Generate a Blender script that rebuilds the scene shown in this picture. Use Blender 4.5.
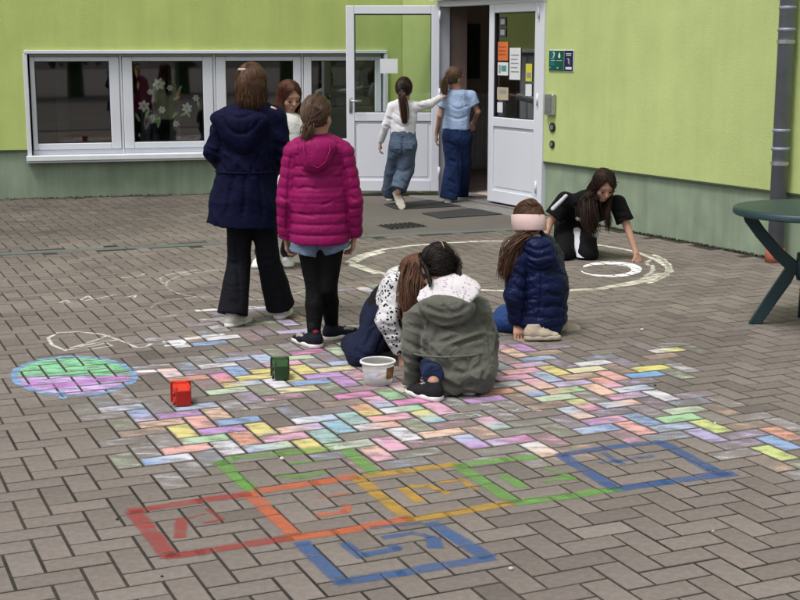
import bpy, math, random
import numpy as np
from mathutils import Vector, Matrix
for o in list(bpy.data.objects): bpy.data.objects.remove(o)
SC = bpy.context.scene
COL = SC.collection
rad = math.radians

# ------------------------------------------------------------------ camera
F_PX, HORIZON, CAM_H = 1344.4, 47.1, 1.526          # focal length (px of an 800 px wide frame), horizon row, height
PIT = math.atan((300 - HORIZON) / F_PX)
cam = bpy.data.cameras.new('camera'); camo = bpy.data.objects.new('camera', cam); COL.objects.link(camo)
cam.sensor_width = 36; cam.lens = F_PX / 800 * 36; cam.clip_start = .05; cam.clip_end = 600
camo.location = (0, 0, CAM_H); camo.rotation_euler = (math.pi / 2 - PIT, 0, 0)
SC.camera = camo
# ------------------------------------------------------------------ light
SUN_EL, SUN_AZ = rad(63), rad(222)                  # azimuth measured from +Y clockwise: behind the camera, veiled by cloud
world = bpy.data.worlds.new('World'); SC.world = world; world.use_nodes = True
wn = world.node_tree; bg = wn.nodes['Background']
sky = wn.nodes.new('ShaderNodeTexSky'); sky.sky_type = 'NISHITA'; sky.sun_disc = False
sky.sun_elevation = SUN_EL; sky.sun_rotation = SUN_AZ; sky.dust_density = 4.0; sky.air_density = 1.0; sky.ozone_density = 1.0
hs = wn.nodes.new('ShaderNodeHueSaturation'); hs.inputs['Saturation'].default_value = .35
wn.links.new(sky.outputs[0], hs.inputs['Color']); wn.links.new(hs.outputs[0], bg.inputs['Color'])
bg.inputs['Strength'].default_value = .13
sl = bpy.data.lights.new('sun', 'SUN'); sl.energy = 1.2; sl.angle = rad(14); sl.color = (1, .96, .9)
so = bpy.data.objects.new('sun', sl); COL.objects.link(so)
d = Vector((math.sin(SUN_AZ) * math.cos(SUN_EL), math.cos(SUN_AZ) * math.cos(SUN_EL), math.sin(SUN_EL)))
so.rotation_euler = d.to_track_quat('Z', 'Y').to_euler(); so.location = (-6, -6, 12)
SC.render.engine = 'CYCLES'
SC.view_settings.view_transform = 'Standard'; SC.view_settings.look = 'None'
SC.view_settings.exposure = 0.70; SC.view_settings.gamma = 1
SC.render.resolution_x = 1024; SC.render.resolution_y = 768

# ------------------------------------------------------------------ pixels to places
CP, SP = math.cos(PIT), math.sin(PIT)
def ray(x, y):
    x -= 400; y -= 300
    return np.array([x, F_PX * CP - y * SP, -y * CP - F_PX * SP])
def G(x, y, z=0.):
    r = ray(x, y); return np.array([0, 0, CAM_H]) + r * ((z - CAM_H) / r[2])
def atY(x, y, Y):
    r = ray(x, y); return np.array([0, 0, CAM_H]) + r * (Y / r[1])

# ------------------------------------------------------------------ small helpers
def hexc(h):
    h = h.lstrip('#'); v = [int(h[i:i + 2], 16) / 255 for i in (0, 2, 4)]
    return tuple(c / 12.92 if c <= .04045 else ((c + .055) / 1.055) ** 2.4 for c in v)
def tag(o, label, cat=None, group=None, kind=None):
    if label: o['label'] = label
    if cat: o['category'] = cat
    if group: o['group'] = group
    if kind: o['kind'] = kind
    return o
def empty(name, loc=(0, 0, 0), parent=None):
    o = bpy.data.objects.new(name, None); COL.objects.link(o); o.location = loc; o.empty_display_size = .1
    if parent: link(o, parent)
    return o
ORG = {}
def link(o, parent):                                 # world coordinates stay as built
    o.parent = parent
    w = parent.location.copy()
    q = parent.parent
    while q: w += q.location; q = q.parent
    o.location = o.location - w
def mesh(name, V, Fc, mat, parent=None, smooth=False):
    me = bpy.data.meshes.new(name); me.from_pydata([tuple(map(float, v)) for v in V], [], Fc); me.validate()
    o = bpy.data.objects.new(name, me); COL.objects.link(o)
    if mat: me.materials.append(mat)
    if smooth: me.polygons.foreach_set('use_smooth', [True] * len(me.polygons))
    if parent: link(o, parent)
    return o
def fastmesh(name, V, Q, mat, parent=None, attrs=None):
    me = bpy.data.meshes.new(name); V = np.asarray(V, np.float32); Q = np.asarray(Q, np.int32)
    me.vertices.add(len(V)); me.vertices.foreach_set('co', V.ravel())
    n = Q.shape[1]
    me.loops.add(Q.size); me.loops.foreach_set('vertex_index', Q.ravel())
    me.polygons.add(len(Q)); me.polygons.foreach_set('loop_start', np.arange(len(Q), dtype=np.int32) * n)
    me.polygons.foreach_set('use_smooth', np.ones(len(Q), bool))
    me.update(calc_edges=True)
    for k, v in (attrs or {}).items():
        a = me.attributes.new(k, 'FLOAT', 'POINT'); a.data.foreach_set('value', np.asarray(v, np.float32))
    o = bpy.data.objects.new(name, me); COL.objects.link(o); me.materials.append(mat)
    if parent: link(o, parent)
    return o
class MB:                                            # collects shapes into one mesh
    def __init__(s): s.V = []; s.F = []
    def add(s, V, Fc):
        n = len(s.V); s.V += [tuple(map(float, v)) for v in V]; s.F += [tuple(i + n for i in f) for f in Fc]
    def box(s, o, ax, lo, hi, bev=0.):               # box in the frame (o; ax = three unit vectors)
        o = np.array(o, float); ax = [np.array(a, float) for a in ax]; b = bev
        if b <= 0:
            P = [o + ax[0] * x + ax[1] * y + ax[2] * z for z in (lo[2], hi[2]) for y in (lo[1], hi[1]) for x in (lo[0], hi[0])]
            s.add(P, [(0, 2, 3, 1), (4, 5, 7, 6), (0, 1, 5, 4), (2, 6, 7, 3), (0, 4, 6, 2), (1, 3, 7, 5)]); return
        P = []; idx = {}
        for i, z in enumerate((lo[2], hi[2])):
            for j, y in enumerate((lo[1], hi[1])):
                for k, x in enumerate((lo[0], hi[0])):
                    sx, sy, sz = (1 - 2 * k) * b, (1 - 2 * j) * b, (1 - 2 * i) * b
                    for n, (dx, dy, dz) in enumerate(((0, sy, sz), (sx, 0, sz), (sx, sy, 0))):
                        idx[k, j, i, n] = len(P); P.append(o + ax[0] * (x + dx) + ax[1] * (y + dy) + ax[2] * (z + dz))
        Fc = []
        I = lambda k, j, i, n: idx[k, j, i, n]
        for v in (0, 1):
            Fc.append([I(v, 0, 0, 0), I(v, 1, 0, 0), I(v, 1, 1, 0), I(v, 0, 1, 0)])
            Fc.append([I(0, v, 0, 1), I(1, v, 0, 1), I(1, v, 1, 1), I(0, v, 1, 1)])
            Fc.append([I(0, 0, v, 2), I(1, 0, v, 2), I(1, 1, v, 2), I(0, 1, v, 2)])
        for a in (0, 1):
            for c in (0, 1):
                Fc.append([I(a, c, 0, 0), I(a, c, 1, 0), I(a, c, 1, 1), I(a, c, 0, 1)])
                Fc.append([I(a, 0, c, 0), I(a, 1, c, 0), I(a, 1, c, 2), I(a, 0, c, 2)])
                Fc.append([I(0, a, c, 1), I(1, a, c, 1), I(1, a, c, 2), I(0, a, c, 2)])
                for e in (0, 1): Fc.append([I(a, c, e, 0), I(a, c, e, 1), I(a, c, e, 2)])
        s.add(P, Fc)
    def tube(s, pts, r, n=8, cap=True, flat=None):
        pts = [np.array(p, float) for p in pts]; m = len(pts)
        rr = list(r) if hasattr(r, '__len__') else [r] * m
        t0 = pts[1] - pts[0]; up = np.array([0, 0, 1.]) if abs(t0[2]) < .9 * np.linalg.norm(t0) else np.array([1., 0, 0])
        P = []
        for i, p in enumerate(pts):
            t = pts[min(i + 1, m - 1)] - pts[max(i - 1, 0)]; t = t / (np.linalg.norm(t) + 1e-9)
            a = np.cross(t, up); a /= np.linalg.norm(a) + 1e-9; b = np.cross(t, a)
            for k in range(n):
                w = 2 * math.pi * k / n; P.append(p + (a * math.cos(w) + b * math.sin(w)) * rr[i])
        Fc = [(i * n + k, i * n + (k + 1) % n, (i + 1) * n + (k + 1) % n, (i + 1) * n + k) for i in range(m - 1) for k in range(n)]
        if cap: Fc += [tuple(range(n))[::-1], tuple(range((m - 1) * n, m * n))]
        s.add(P, Fc)
    def lathe(s, c, prof, n=28):                     # prof: (radius, z)
        P = [(c[0] + r * math.cos(2 * math.pi * k / n), c[1] + r * math.sin(2 * math.pi * k / n), c[2] + z) for r, z in prof for k in range(n)]
        Fc = [(i * n + k, i * n + (k + 1) % n, (i + 1) * n + (k + 1) % n, (i + 1) * n + k) for i in range(len(prof) - 1) for k in range(n)]
        s.add(P, Fc)
    def build(s, name, mat, parent=None, smooth=False): 
        o = mesh(name, s.V, s.F, mat, parent, smooth)
        return o
XYZ = ((1, 0, 0), (0, 1, 0), (0, 0, 1))

# ------------------------------------------------------------------ materials
def mk(name, col, rough=.8, var=.12, scale=6., bump=.15, bscale=120., spec=.3, metal=0., detail=6, var2=0., scale2=1., bdist=.004, sheen=0., wr=0., wscale=16., st=0.):
    m = bpy.data.materials.new(name); m.use_nodes = True; nt = m.node_tree; b = nt.nodes['Principled BSDF']
    c = hexc(col) if isinstance(col, str) else col
    b.inputs['Roughness'].default_value = rough; b.inputs['Specular IOR Level'].default_value = spec; b.inputs['Metallic'].default_value = metal
    if sheen: b.inputs['Sheen Weight'].default_value = sheen
    tc = nt.nodes.new('ShaderNodeTexCoord')
    n1 = nt.nodes.new('ShaderNodeTexNoise'); n1.inputs['Scale'].default_value = scale; n1.inputs['Detail'].default_value = detail
    nt.links.new(tc.outputs['Object'], n1.inputs['Vector'])
    mr = nt.nodes.new('ShaderNodeMapRange'); mr.inputs[1].default_value = .25; mr.inputs[2].default_value = .75
    mr.inputs[3].default_value = 1 - var; mr.inputs[4].default_value = 1 + var
    nt.links.new(n1.outputs['Fac'], mr.inputs[0])
    mul = nt.nodes.new('ShaderNodeVectorMath'); mul.operation = 'SCALE'; mul.inputs[0].default_value = c
    nt.links.new(mr.outputs[0], mul.inputs['Scale']); out = mul.outputs[0]
    if var2:
        n2 = nt.nodes.new('ShaderNodeTexNoise'); n2.inputs['Scale'].default_value = scale2; n2.inputs['Detail'].default_value = 4
        nt.links.new(tc.outputs['Object'], n2.inputs['Vector'])
        m2 = nt.nodes.new('ShaderNodeMapRange'); m2.inputs[1].default_value = .3; m2.inputs[2].default_value = .7; m2.inputs[3].default_value = 1 - var2; m2.inputs[4].default_value = 1 + var2
        nt.links.new(n2.outputs['Fac'], m2.inputs[0])
        mu2 = nt.nodes.new('ShaderNodeVectorMath'); mu2.operation = 'SCALE'; nt.links.new(out, mu2.inputs[0]); nt.links.new(m2.outputs[0], mu2.inputs['Scale']); out = mu2.outputs[0]
    if st:                                            # rain streaks and stains running down
        mp = nt.nodes.new('ShaderNodeMapping'); mp.inputs['Scale'].default_value = (5, 5, .35); nt.links.new(tc.outputs['Object'], mp.inputs[0])
        n3 = nt.nodes.new('ShaderNodeTexNoise'); n3.inputs['Scale'].default_value = 1.4; n3.inputs['Detail'].default_value = 7; n3.inputs['Roughness'].default_value = .65; nt.links.new(mp.outputs[0], n3.inputs['Vector'])
        m3 = nt.nodes.new('ShaderNodeMapRange'); m3.inputs[1].default_value = .35; m3.inputs[2].default_value = .68; m3.inputs[3].default_value = 1 - st; m3.inputs[4].default_value = 1 + st * .5; nt.links.new(n3.outputs['Fac'], m3.inputs[0])
        mu3 = nt.nodes.new('ShaderNodeVectorMath'); mu3.operation = 'SCALE'; nt.links.new(out, mu3.inputs[0]); nt.links.new(m3.outputs[0], mu3.inputs['Scale']); out = mu3.outputs[0]
    nt.links.new(out, b.inputs['Base Color'])
    if bump:
        nb = nt.nodes.new('ShaderNodeTexNoise'); nb.inputs['Scale'].default_value = bscale; nb.inputs['Detail'].default_value = 3
        nt.links.new(tc.outputs['Object'], nb.inputs['Vector'])
        bp = nt.nodes.new('ShaderNodeBump'); bp.inputs['Strength'].default_value = bump; bp.inputs['Distance'].default_value = bdist
        nt.links.new(nb.outputs['Fac'], bp.inputs['Height']); nt.links.new(bp.outputs[0], b.inputs['Normal'])
        if wr:                                        # creases: thin ridges of a distorted noise
            nw = nt.nodes.new('ShaderNodeTexNoise'); nw.inputs['Scale'].default_value = wscale; nw.inputs['Detail'].default_value = 2; nw.inputs['Distortion'].default_value = .8
            nt.links.new(tc.outputs['Object'], nw.inputs['Vector'])
            ab = nt.nodes.new('ShaderNodeMath'); ab.operation = 'SUBTRACT'; ab.inputs[1].default_value = .5; nt.links.new(nw.outputs['Fac'], ab.inputs[0])
            ab2 = nt.nodes.new('ShaderNodeMath'); ab2.operation = 'ABSOLUTE'; nt.links.new(ab.outputs[0], ab2.inputs[0])
            rm = nt.nodes.new('ShaderNodeMapRange'); rm.interpolation_type = 'SMOOTHSTEP'; rm.inputs[1].default_value = 0; rm.inputs[2].default_value = .16; rm.inputs[3].default_value = 1; rm.inputs[4].default_value = 0
            nt.links.new(ab2.outputs[0], rm.inputs[0]); bw = nt.nodes.new('ShaderNodeBump'); bw.inputs['Strength'].default_value = 1; bw.inputs['Distance'].default_value = wr
            nt.links.new(rm.outputs[0], bw.inputs['Height']); nt.links.new(bp.outputs[0], bw.inputs['Normal']); nt.links.new(bw.outputs[0], b.inputs['Normal'])
    m['_out'] = 1
    return m
def bsdf(m): return m.node_tree.nodes['Principled BSDF']
def recolor(m, fn):                                  # put fn(nodes, previous colour socket) before the base colour
    nt = m.node_tree; b = bsdf(m); l = b.inputs['Base Color'].links[0]; src = l.from_socket; nt.links.remove(l)
    nt.links.new(fn(nt, src), b.inputs['Base Color'])
def glass_mat(name, tint=(.9, .95, .92), rough=.02, f0=.10):
    m = bpy.data.materials.new(name); m.use_nodes = True; nt = m.node_tree; nt.nodes.clear()
    out = nt.nodes.new('ShaderNodeOutputMaterial'); mx = nt.nodes.new('ShaderNodeMixShader'); ge = nt.nodes.new('ShaderNodeNewGeometry')
    tr = nt.nodes.new('ShaderNodeBsdfTransparent'); gl = nt.nodes.new('ShaderNodeBsdfGlossy'); gl.inputs['Roughness'].default_value = rough
    tr.inputs[0].default_value = (*tint, 1); gl.inputs['Color'].default_value = (1, 1, 1, 1)
    def mt(op, a_, b_):
        x = nt.nodes.new('ShaderNodeMath'); x.operation = op
        for i, v in enumerate((a_, b_)):
            if isinstance(v, (int, float)): x.inputs[i].default_value = v
            elif v is not None: nt.links.new(v, x.inputs[i])
        return x.outputs[0]
    dt = nt.nodes.new('ShaderNodeVectorMath'); dt.operation = 'DOT_PRODUCT'; nt.links.new(ge.outputs['Incoming'], dt.inputs[0]); nt.links.new(ge.outputs['Normal'], dt.inputs[1])
    sch = mt('ADD', mt('MULTIPLY', mt('POWER', mt('SUBTRACT', 1., mt('ABSOLUTE', dt.outputs['Value'], None)), 5.), 1 - f0), f0)   # Schlick, same from both sides
    nt.links.new(sch, mx.inputs[0]); nt.links.new(tr.outputs[0], mx.inputs[1]); nt.links.new(gl.outputs[0], mx.inputs[2]); nt.links.new(mx.outputs[0], out.inputs[0])
    return m

# paving stone: tone per stone (attribute in the joined field, object colour on single stones)
def brick_mat():
    m = mk('paving_stone', (.166, .145, .131), rough=.95, var=.15, scale=38, bump=.6, bscale=260, spec=.06, var2=.17, scale2=1.1, bdist=.003)
    def f(nt, src):
        oi = nt.nodes.new('ShaderNodeObjectInfo'); at = nt.nodes.new('ShaderNodeAttribute'); at.attribute_name = 'tone'
        v = nt.nodes.new('ShaderNodeVectorMath'); v.operation = 'MULTIPLY'; nt.links.new(src, v.inputs[0]); nt.links.new(oi.outputs['Color'], v.inputs[1])
        s = nt.nodes.new('ShaderNodeVectorMath'); s.operation = 'SCALE'; nt.links.new(v.outputs[0], s.inputs[0]); nt.links.new(at.outputs['Fac'], s.inputs['Scale'])
        # dark and pale aggregate grains
        tc = nt.nodes.new('ShaderNodeTexCoord'); vo = nt.nodes.new('ShaderNodeTexNoise'); vo.inputs['Scale'].default_value = 420; vo.inputs['Detail'].default_value = 2
        nt.links.new(tc.outputs['Object'], vo.inputs['Vector'])
        mr = nt.nodes.new('ShaderNodeMapRange'); mr.inputs[1].default_value = .3; mr.inputs[2].default_value = .7; mr.inputs[3].default_value = .72; mr.inputs[4].default_value = 1.28
        nt.links.new(vo.outputs['Fac'], mr.inputs[0])
        s2 = nt.nodes.new('ShaderNodeVectorMath'); s2.operation = 'SCALE'; nt.links.new(s.outputs[0], s2.inputs[0]); nt.links.new(mr.outputs[0], s2.inputs['Scale'])
        return s2.outputs[0]
    recolor(m, f); return m
M_BRICK = brick_mat()
M_SAND = mk('joint_sand', (.034, .029, .023), rough=.95, var=.4, scale=30, bump=.5, bscale=300, var2=.45, scale2=1.6)
M_SLAB = mk('asphalt_slab', (.120, .109, .10), rough=.95, spec=.06, var=.14, scale=60, bump=.4, bscale=400, var2=.14, scale2=.9)
M_LIME = mk('lime_render', (.43, .52, .175), st=.07, rough=.9, var=.06, scale=3, bump=.55, bscale=160, var2=.06, scale2=.5, spec=.15, bdist=.006)
M_LIME2 = mk('lime_render_pale', (.435, .515, .21), st=.05, rough=.9, var=.06, scale=3, bump=.55, bscale=160, var2=.06, scale2=.5, spec=.15, bdist=.006)
M_PLINTH = mk('green_plinth', (.235, .295, .215), st=.16, rough=.85, var=.12, scale=5, bump=.3, bscale=160, var2=.12, scale2=.9, spec=.2)
M_PVC = mk('white_pvc', (.60, .62, .68), rough=.35, var=.03, scale=2, bump=0, spec=.4)
M_SILL = mk('sill_metal', (.66, .68, .72), rough=.4, var=.06, scale=8, bump=0, spec=.4)
M_GASKET = mk('black_gasket', (.012, .012, .014), rough=.6, bump=0)
M_GLASS = glass_mat('window_glass', (.62, .66, .64), f0=.17); M_GLASSD = glass_mat('door_glass', (.80, .86, .82), f0=.07)
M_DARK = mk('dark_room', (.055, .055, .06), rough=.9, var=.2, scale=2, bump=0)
M_HALL = mk('hall_wall', (.55, .46, .41), rough=.8, var=.15, scale=1.5, bump=0)
M_MAT = mk('rubber_mat', (.03, .03, .032), rough=.9, var=.3, scale=40, bump=.5, bscale=300)
M_IRON = mk('iron_grate', (.05, .05, .052), rough=.6, var=.3, scale=40, bump=.3, bscale=200, metal=.3)
M_ZINC = mk('zinc_pipe', (.20, .225, .275), rough=.5, var=.15, scale=7, bump=.05, bscale=60, metal=.15, spec=.5)
M_RUST = mk('red_oxide', (.30, .095, .06), rough=.85, var=.2, scale=30)
M_STEEL = mk('brushed_steel', (.42, .43, .45), rough=.35, var=.08, scale=20, bump=0, metal=.8)
M_BLACK = mk('black_plastic', (.018, .018, .02), rough=.5, bump=0)
M_TABLE = mk('dark_green_plastic', (.009, .030, .037), rough=.42, var=.12, scale=12, bump=.12, bscale=500, spec=.45)
def chalk_mat():
    m = bpy.data.materials.new('chalk'); m.use_nodes = True; nt = m.node_tree; b = nt.nodes['Principled BSDF']; b.inputs['Roughness'].default_value = 1; b.inputs['Specular IOR Level'].default_value = 0
    at = nt.nodes.new('ShaderNodeAttribute'); at.attribute_name = 'chalk'
    tc = nt.nodes.new('ShaderNodeTexCoord')
    n1 = nt.nodes.new('ShaderNodeTexNoise'); n1.inputs['Scale'].default_value = 260; n1.inputs['Detail'].default_value = 4; n1.inputs['Roughness'].default_value = .65
    n2 = nt.nodes.new('ShaderNodeTexNoise'); n2.inputs['Scale'].default_value = 17; n2.inputs['Detail'].default_value = 4
    mp = nt.nodes.new('ShaderNodeMapping'); mp.inputs['Rotation'].default_value = (0, 0, .4); mp.inputs['Scale'].default_value = (.6, 1.3, 1)
    nt.links.new(tc.outputs['Object'], n1.inputs['Vector']); nt.links.new(tc.outputs['Object'], mp.inputs[0]); nt.links.new(mp.outputs[0], n2.inputs['Vector'])
    ad = nt.nodes.new('ShaderNodeMath'); ad.operation = 'ADD'; nt.links.new(n1.outputs['Fac'], ad.inputs[0]); nt.links.new(n2.outputs['Fac'], ad.inputs[1])
    # coverage = smoothstep of (noise + alpha)
    a2 = nt.nodes.new('ShaderNodeMath'); a2.operation = 'MULTIPLY_ADD'; nt.links.new(at.outputs['Alpha'], a2.inputs[0]); a2.inputs[1].default_value = .85; am = nt.nodes.new('ShaderNodeMath'); am.operation = 'MULTIPLY_ADD'; am.inputs[1].default_value = 2.3; am.inputs[2].default_value = -1.3; nt.links.new(ad.outputs[0], am.inputs[0]); nt.links.new(am.outputs[0], a2.inputs[2])
    mr = nt.nodes.new('ShaderNodeMapRange'); mr.inputs[1].default_value = 1.02; mr.inputs[2].default_value = 1.95; mr.inputs[3].default_value = 0; mr.inputs[4].default_value = .93
    nt.links.new(a2.outputs[0], mr.inputs[0])
    tr = nt.nodes.new('ShaderNodeBsdfTransparent'); mx = nt.nodes.new('ShaderNodeMixShader'); out = nt.nodes['Material Output']
    nt.links.new(at.outputs['Color'], b.inputs['Base Color'])
    nt.links.new(mr.outputs[0], mx.inputs[0]); nt.links.new(tr.outputs[0], mx.inputs[1]); nt.links.new(b.outputs[0], mx.inputs[2]); nt.links.new(mx.outputs[0], out.inputs[0])
    return m
M_CHALK = chalk_mat()
M_SPRAY = chalk_mat(); M_SPRAY.name = 'chalk_even'
for n_ in M_SPRAY.node_tree.nodes:                    # evenly rubbed chalk: coverage follows the stroke, only fine grain
    if n_.type == 'MAP_RANGE': n_.inputs[1].default_value = .75; n_.inputs[2].default_value = 1.85
    if n_.type == 'MATH' and n_.operation == 'MULTIPLY_ADD' and n_.inputs[1].default_value > 1.4: n_.inputs[1].default_value = 1.1; n_.inputs[2].default_value = -.3

# ================================================================== THE SETTING
rng = random.Random(4); nr = np.random.default_rng(7)
ground = mesh('ground', [(-90, -70, -.06), (90, -70, -.06), (90, 60, -.06), (-90, 60, -.06)], [(0, 1, 2, 3)], M_SLAB); tag(ground, None, kind='structure')

# walls: corner and the two directions
CORNER = np.array([.02, 14.70, 0.])
aL, aR = rad(14.34), rad(61.37)
UL = np.array([-math.cos(aL), -math.sin(aL), 0]); NL = np.array([math.sin(aL), -math.cos(aL), 0])
UR = np.array([math.cos(aR), -math.sin(aR), 0]); NR = np.array([-math.sin(aR), -math.cos(aR), 0])
ZZ = np.array([0, 0, 1.])
AXL, AXR = (UL, NL, ZZ), (UR, NR, ZZ)

# ---- herringbone paving: lattice of 10 cm; stones 20 x 10 cm
A0, B0, ANG = -23.4988, 31.5824, .4130
E1 = np.array([math.cos(ANG), math.sin(ANG)]); E2 = np.array([math.sin(ANG), -math.cos(ANG)])
def lat2w(a, b): return ((a - A0) * E1 + (b - B0) * E2) * .1
def w2lat(p): return np.array([p[0] * E1[0] + p[1] * E1[1], p[0] * E2[0] + p[1] * E2[1]]) * 10 + np.array([A0, B0])
def brick_at(X, Y):                                   # the stone that covers a ground point
    a, b = np.floor(w2lat((X, Y))).astype(int); c = (a + b) % 4
    return {0: ('v', a, b), 1: ('v', a, b - 1), 2: ('h', a, b), 3: ('h', a - 1, b)}[c]
SEAM_P = np.array([-3.0, 9.98]); SEAM_D = np.array([.943, .333])      # drainage line across the yard
SEAM_N = np.array([-.333, .943])
def on_pad(x, y):                                     # the smooth apron before the door
    s = (np.array([x, y]) - SEAM_P)
    return s @ SEAM_N > .09 and s @ SEAM_D > 2.35
def inside_yard(x, y):
    p = np.array([x, y, 0]) - CORNER
    return p @ NL > .07 and p @ NR > .07
BR = {}
J = .0052; BV = .0016
for a in range(-140, 160):
    for b in range(-160, 60):
        c = (a + b) % 4
        if c not in (0, 2): continue
        ce = lat2w(a + (.5 if c == 0 else 1), b + (1 if c == 0 else .5))
        x, y = ce
        if y < 3.0 or y > 15.2 or abs(x) > .30 * y + 1.9: continue
        if not inside_yard(x, y) or on_pad(x, y): continue
        if abs((ce - SEAM_P) @ SEAM_N) < .085: continue
        wall_tone = 1 - .30 * min(1, max(0, (4.2 + 1.1 * math.sin(x * 1.7 + .6) - (np.array([x, y, 0]) - CORNER) @ NL) / 3.0)) * (.85 + .3 * rng.random())   # stones get unevenly darker towards the left wall
        BR['v' if c == 0 else 'h', a, b] = dict(c=ce, z=max(-.0008, rng.gauss(0, .0005)), tx=rng.gauss(0, .003), ty=rng.gauss(0, .003), tone=wall_tone * max(.72, rng.gauss(1, .07) - (.16 if rng.random() < .05 else 0)), hue=rng.gauss(0, .006))
def brick_geo(k):                                     # corners in lattice directions
    b = BR[k]; L, W = (.2, .1) if k[0] == 'h' else (.1, .2)
    return b, L / 2 - J, W / 2 - J
def brick_verts(k):
    b, hx, hy = brick_geo(k); P = []
    for (ix, iy, z) in ((BV, BV, 0), (0, 0, -BV), (0, 0, -.03)):
        for sx, sy in ((-1, -1), (1, -1), (1, 1), (-1, 1)):
            u, v = sx * (hx - ix), sy * (hy - iy)
            p = b['c'] + E1 * u - E2 * v
            P.append((p[0], p[1], b['z'] + b['tx'] * u + b['ty'] * v + z))
    return P
BF = [(0, 1, 2, 3)] + [(i + 4, (i + 1) % 4 + 4, (i + 1) % 4, i) for i in range(4)] + [(i + 8, (i + 1) % 4 + 8, (i + 1) % 4 + 4, i + 4) for i in range(4)]
# joints: a sand bed under the stones, fuller where the yard is walked on most
gx = np.linspace(-7, 8, 76); gy = np.linspace(2.4, 15.4, 66)
PV = []
for y in gy:
    for x in gx:
        w = math.exp(-((x - .5) ** 2 / 6 + (y - 10.2) ** 2 / 6))
        PV.append((x, y, -.0024 + .0009 * w + rng.gauss(0, .0001)))
n = len(gx)
PF = [(j * n + i, j * n + i + 1, (j + 1) * n + i + 1, (j + 1) * n + i) for j in range(len(gy) - 1) for i in range(n - 1)]
pave = mesh('pavement', PV, PF, M_SAND, smooth=True); tag(pave, None, kind='structure')
def scr(p):
    q = np.array([p[0], p[1], p[2] - CAM_H]); zc = q[1] * CP - q[2] * SP; yc = q[1] * SP + q[2] * CP
    return 400 + F_PX * q[0] / zc, 300 - F_PX * yc / zc
vis = []
for k, b in BR.items():
    sx, sy = scr((b['c'][0], b['c'][1], 0))
    if -20 < sx < 820 and sy < 625: vis.append((-sy, k))
vis.sort(); single = [k for _, k in vis[:300]]; sset = set(single)
base = {}
for kind in 'hv':
    L, W = (.2, .1) if kind == 'h' else (.1, .2); hx, hy = L / 2 - J, W / 2 - J; P = []
    for (ix, iy, z) in ((BV, BV, 0), (0, 0, -BV), (0, 0, -.03)):
        for sx, sy in ((-1, -1), (1, -1), (1, 1), (-1, 1)): P.append((sx * (hx - ix), sy * (hy - iy), z))
    me = bpy.data.meshes.new('brick'); me.from_pydata(P, [], BF); me.materials.append(M_BRICK)
    at = me.attributes.new('tone', 'FLOAT', 'POINT'); at.data.foreach_set('value', [1.] * len(P)); base[kind] = me
for k in single:
    b = BR[k]; o = bpy.data.objects.new('brick', base[k[0]]); COL.objects.link(o)
    o.location = (b['c'][0], b['c'][1], b['z']); o.rotation_euler = (b['ty'], -b['tx'], ANG)
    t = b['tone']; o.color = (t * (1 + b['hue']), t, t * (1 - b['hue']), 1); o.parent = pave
V = []; Q = []; T = []
for k in BR:
    if k in sset: continue
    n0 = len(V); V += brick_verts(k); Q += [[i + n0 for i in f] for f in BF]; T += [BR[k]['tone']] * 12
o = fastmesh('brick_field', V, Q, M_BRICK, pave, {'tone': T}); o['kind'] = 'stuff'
o.data.polygons.foreach_set('use_smooth', np.zeros(len(Q), bool))

# ---- apron, drainage line, mats
def ground_poly(name, pts, z, mat, thick=.02, parent=None):
    n = len(pts); V = [(p[0], p[1], z) for p in pts] + [(p[0], p[1], z - thick) for p in pts]
    return mesh(name, V, [tuple(range(n))] + [(i + n, (i + 1) % n + n, (i + 1) % n, i) for i in range(n)], mat, parent)
def seam(t, s): return SEAM_P + SEAM_D * t + SEAM_N * s
wl = lambda u, off: (CORNER + UL * u + NL * off)[:2]
wr = lambda u, off: (CORNER + UR * u + NR * off)[:2]
pad = ground_poly('apron', [seam(2.30, .06), seam(5.05, .06), wr(3.0, .04), wr(.8, .04), wr(.8, .0) + np.array([-.02, 0]), (CORNER + (UL + UR) * .03 + (NL) * .05)[:2], wl(2.1, .05)], .002, M_SLAB); tag(pad, None, kind='structure')
gut = MB(); t = -2.
while t < 5.0:                                        # a run of flat channel stones
    L_ = .98; p = seam(t, 0)
    gut.box((p[0], p[1], 0), ((*SEAM_D, 0), (*SEAM_N, 0), (0, 0, 1)), (0, -.058, -.04), (L_ - .006, .058, .003), .003); t += L_
M_GUT = mk('channel_stone', (.10, .115, .115), rough=.85, var=.2, scale=20, bump=.3, bscale=200)
gutter = gut.build('drainage_channel', M_GUT); tag(gutter, None, kind='structure')
# ================================================================== THE SCHOOL BUILDING
B = empty('school_building', tuple(CORNER)); tag(B, 'lime green rendered school building with sage plinth, low window strip and white double door', 'building')
HT = 9.0; PL = .50  # walls carried up out of view to shade the far paving
W0, W1, WZ0, WZ1 = .17, 3.92, .44, 1.46              # window strip, measured along the left wing
m = MB()
for lo, hi in (((W1, -.32, PL), (9.5, 0, HT)), ((W0, -.32, WZ1), (W1, 0, HT)), ((-.25, -.32, PL), (W0, 0, HT))): m.box(CORNER, AXL, lo, hi)
m.build('wall', M_LIME, B)
m = MB()
for lo, hi in (((W1, -.31, -.3), (9.5, -.03, PL - .001)), ((W0, -.31, -.3), (W1, -.03, WZ0 - .03)), ((-.2, -.31, -.3), (W0, -.03, PL - .001))): m.box(CORNER, AXL, lo, hi)
m.build('plinth', M_PLINTH, B)
D0, D1, DZ = .79, 2.665, 1.985                        # door opening along the right wing
m = MB()
for lo, hi in (((0.02, -.32, -.3), (D0, 0, HT)), ((D0, -.32, DZ), (D1, 0, HT)), ((D1, -.32, PL), (10.5, 0, HT))): m.box(CORNER, AXR, lo, hi)
m.build('wall', M_LIME2, B)
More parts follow.
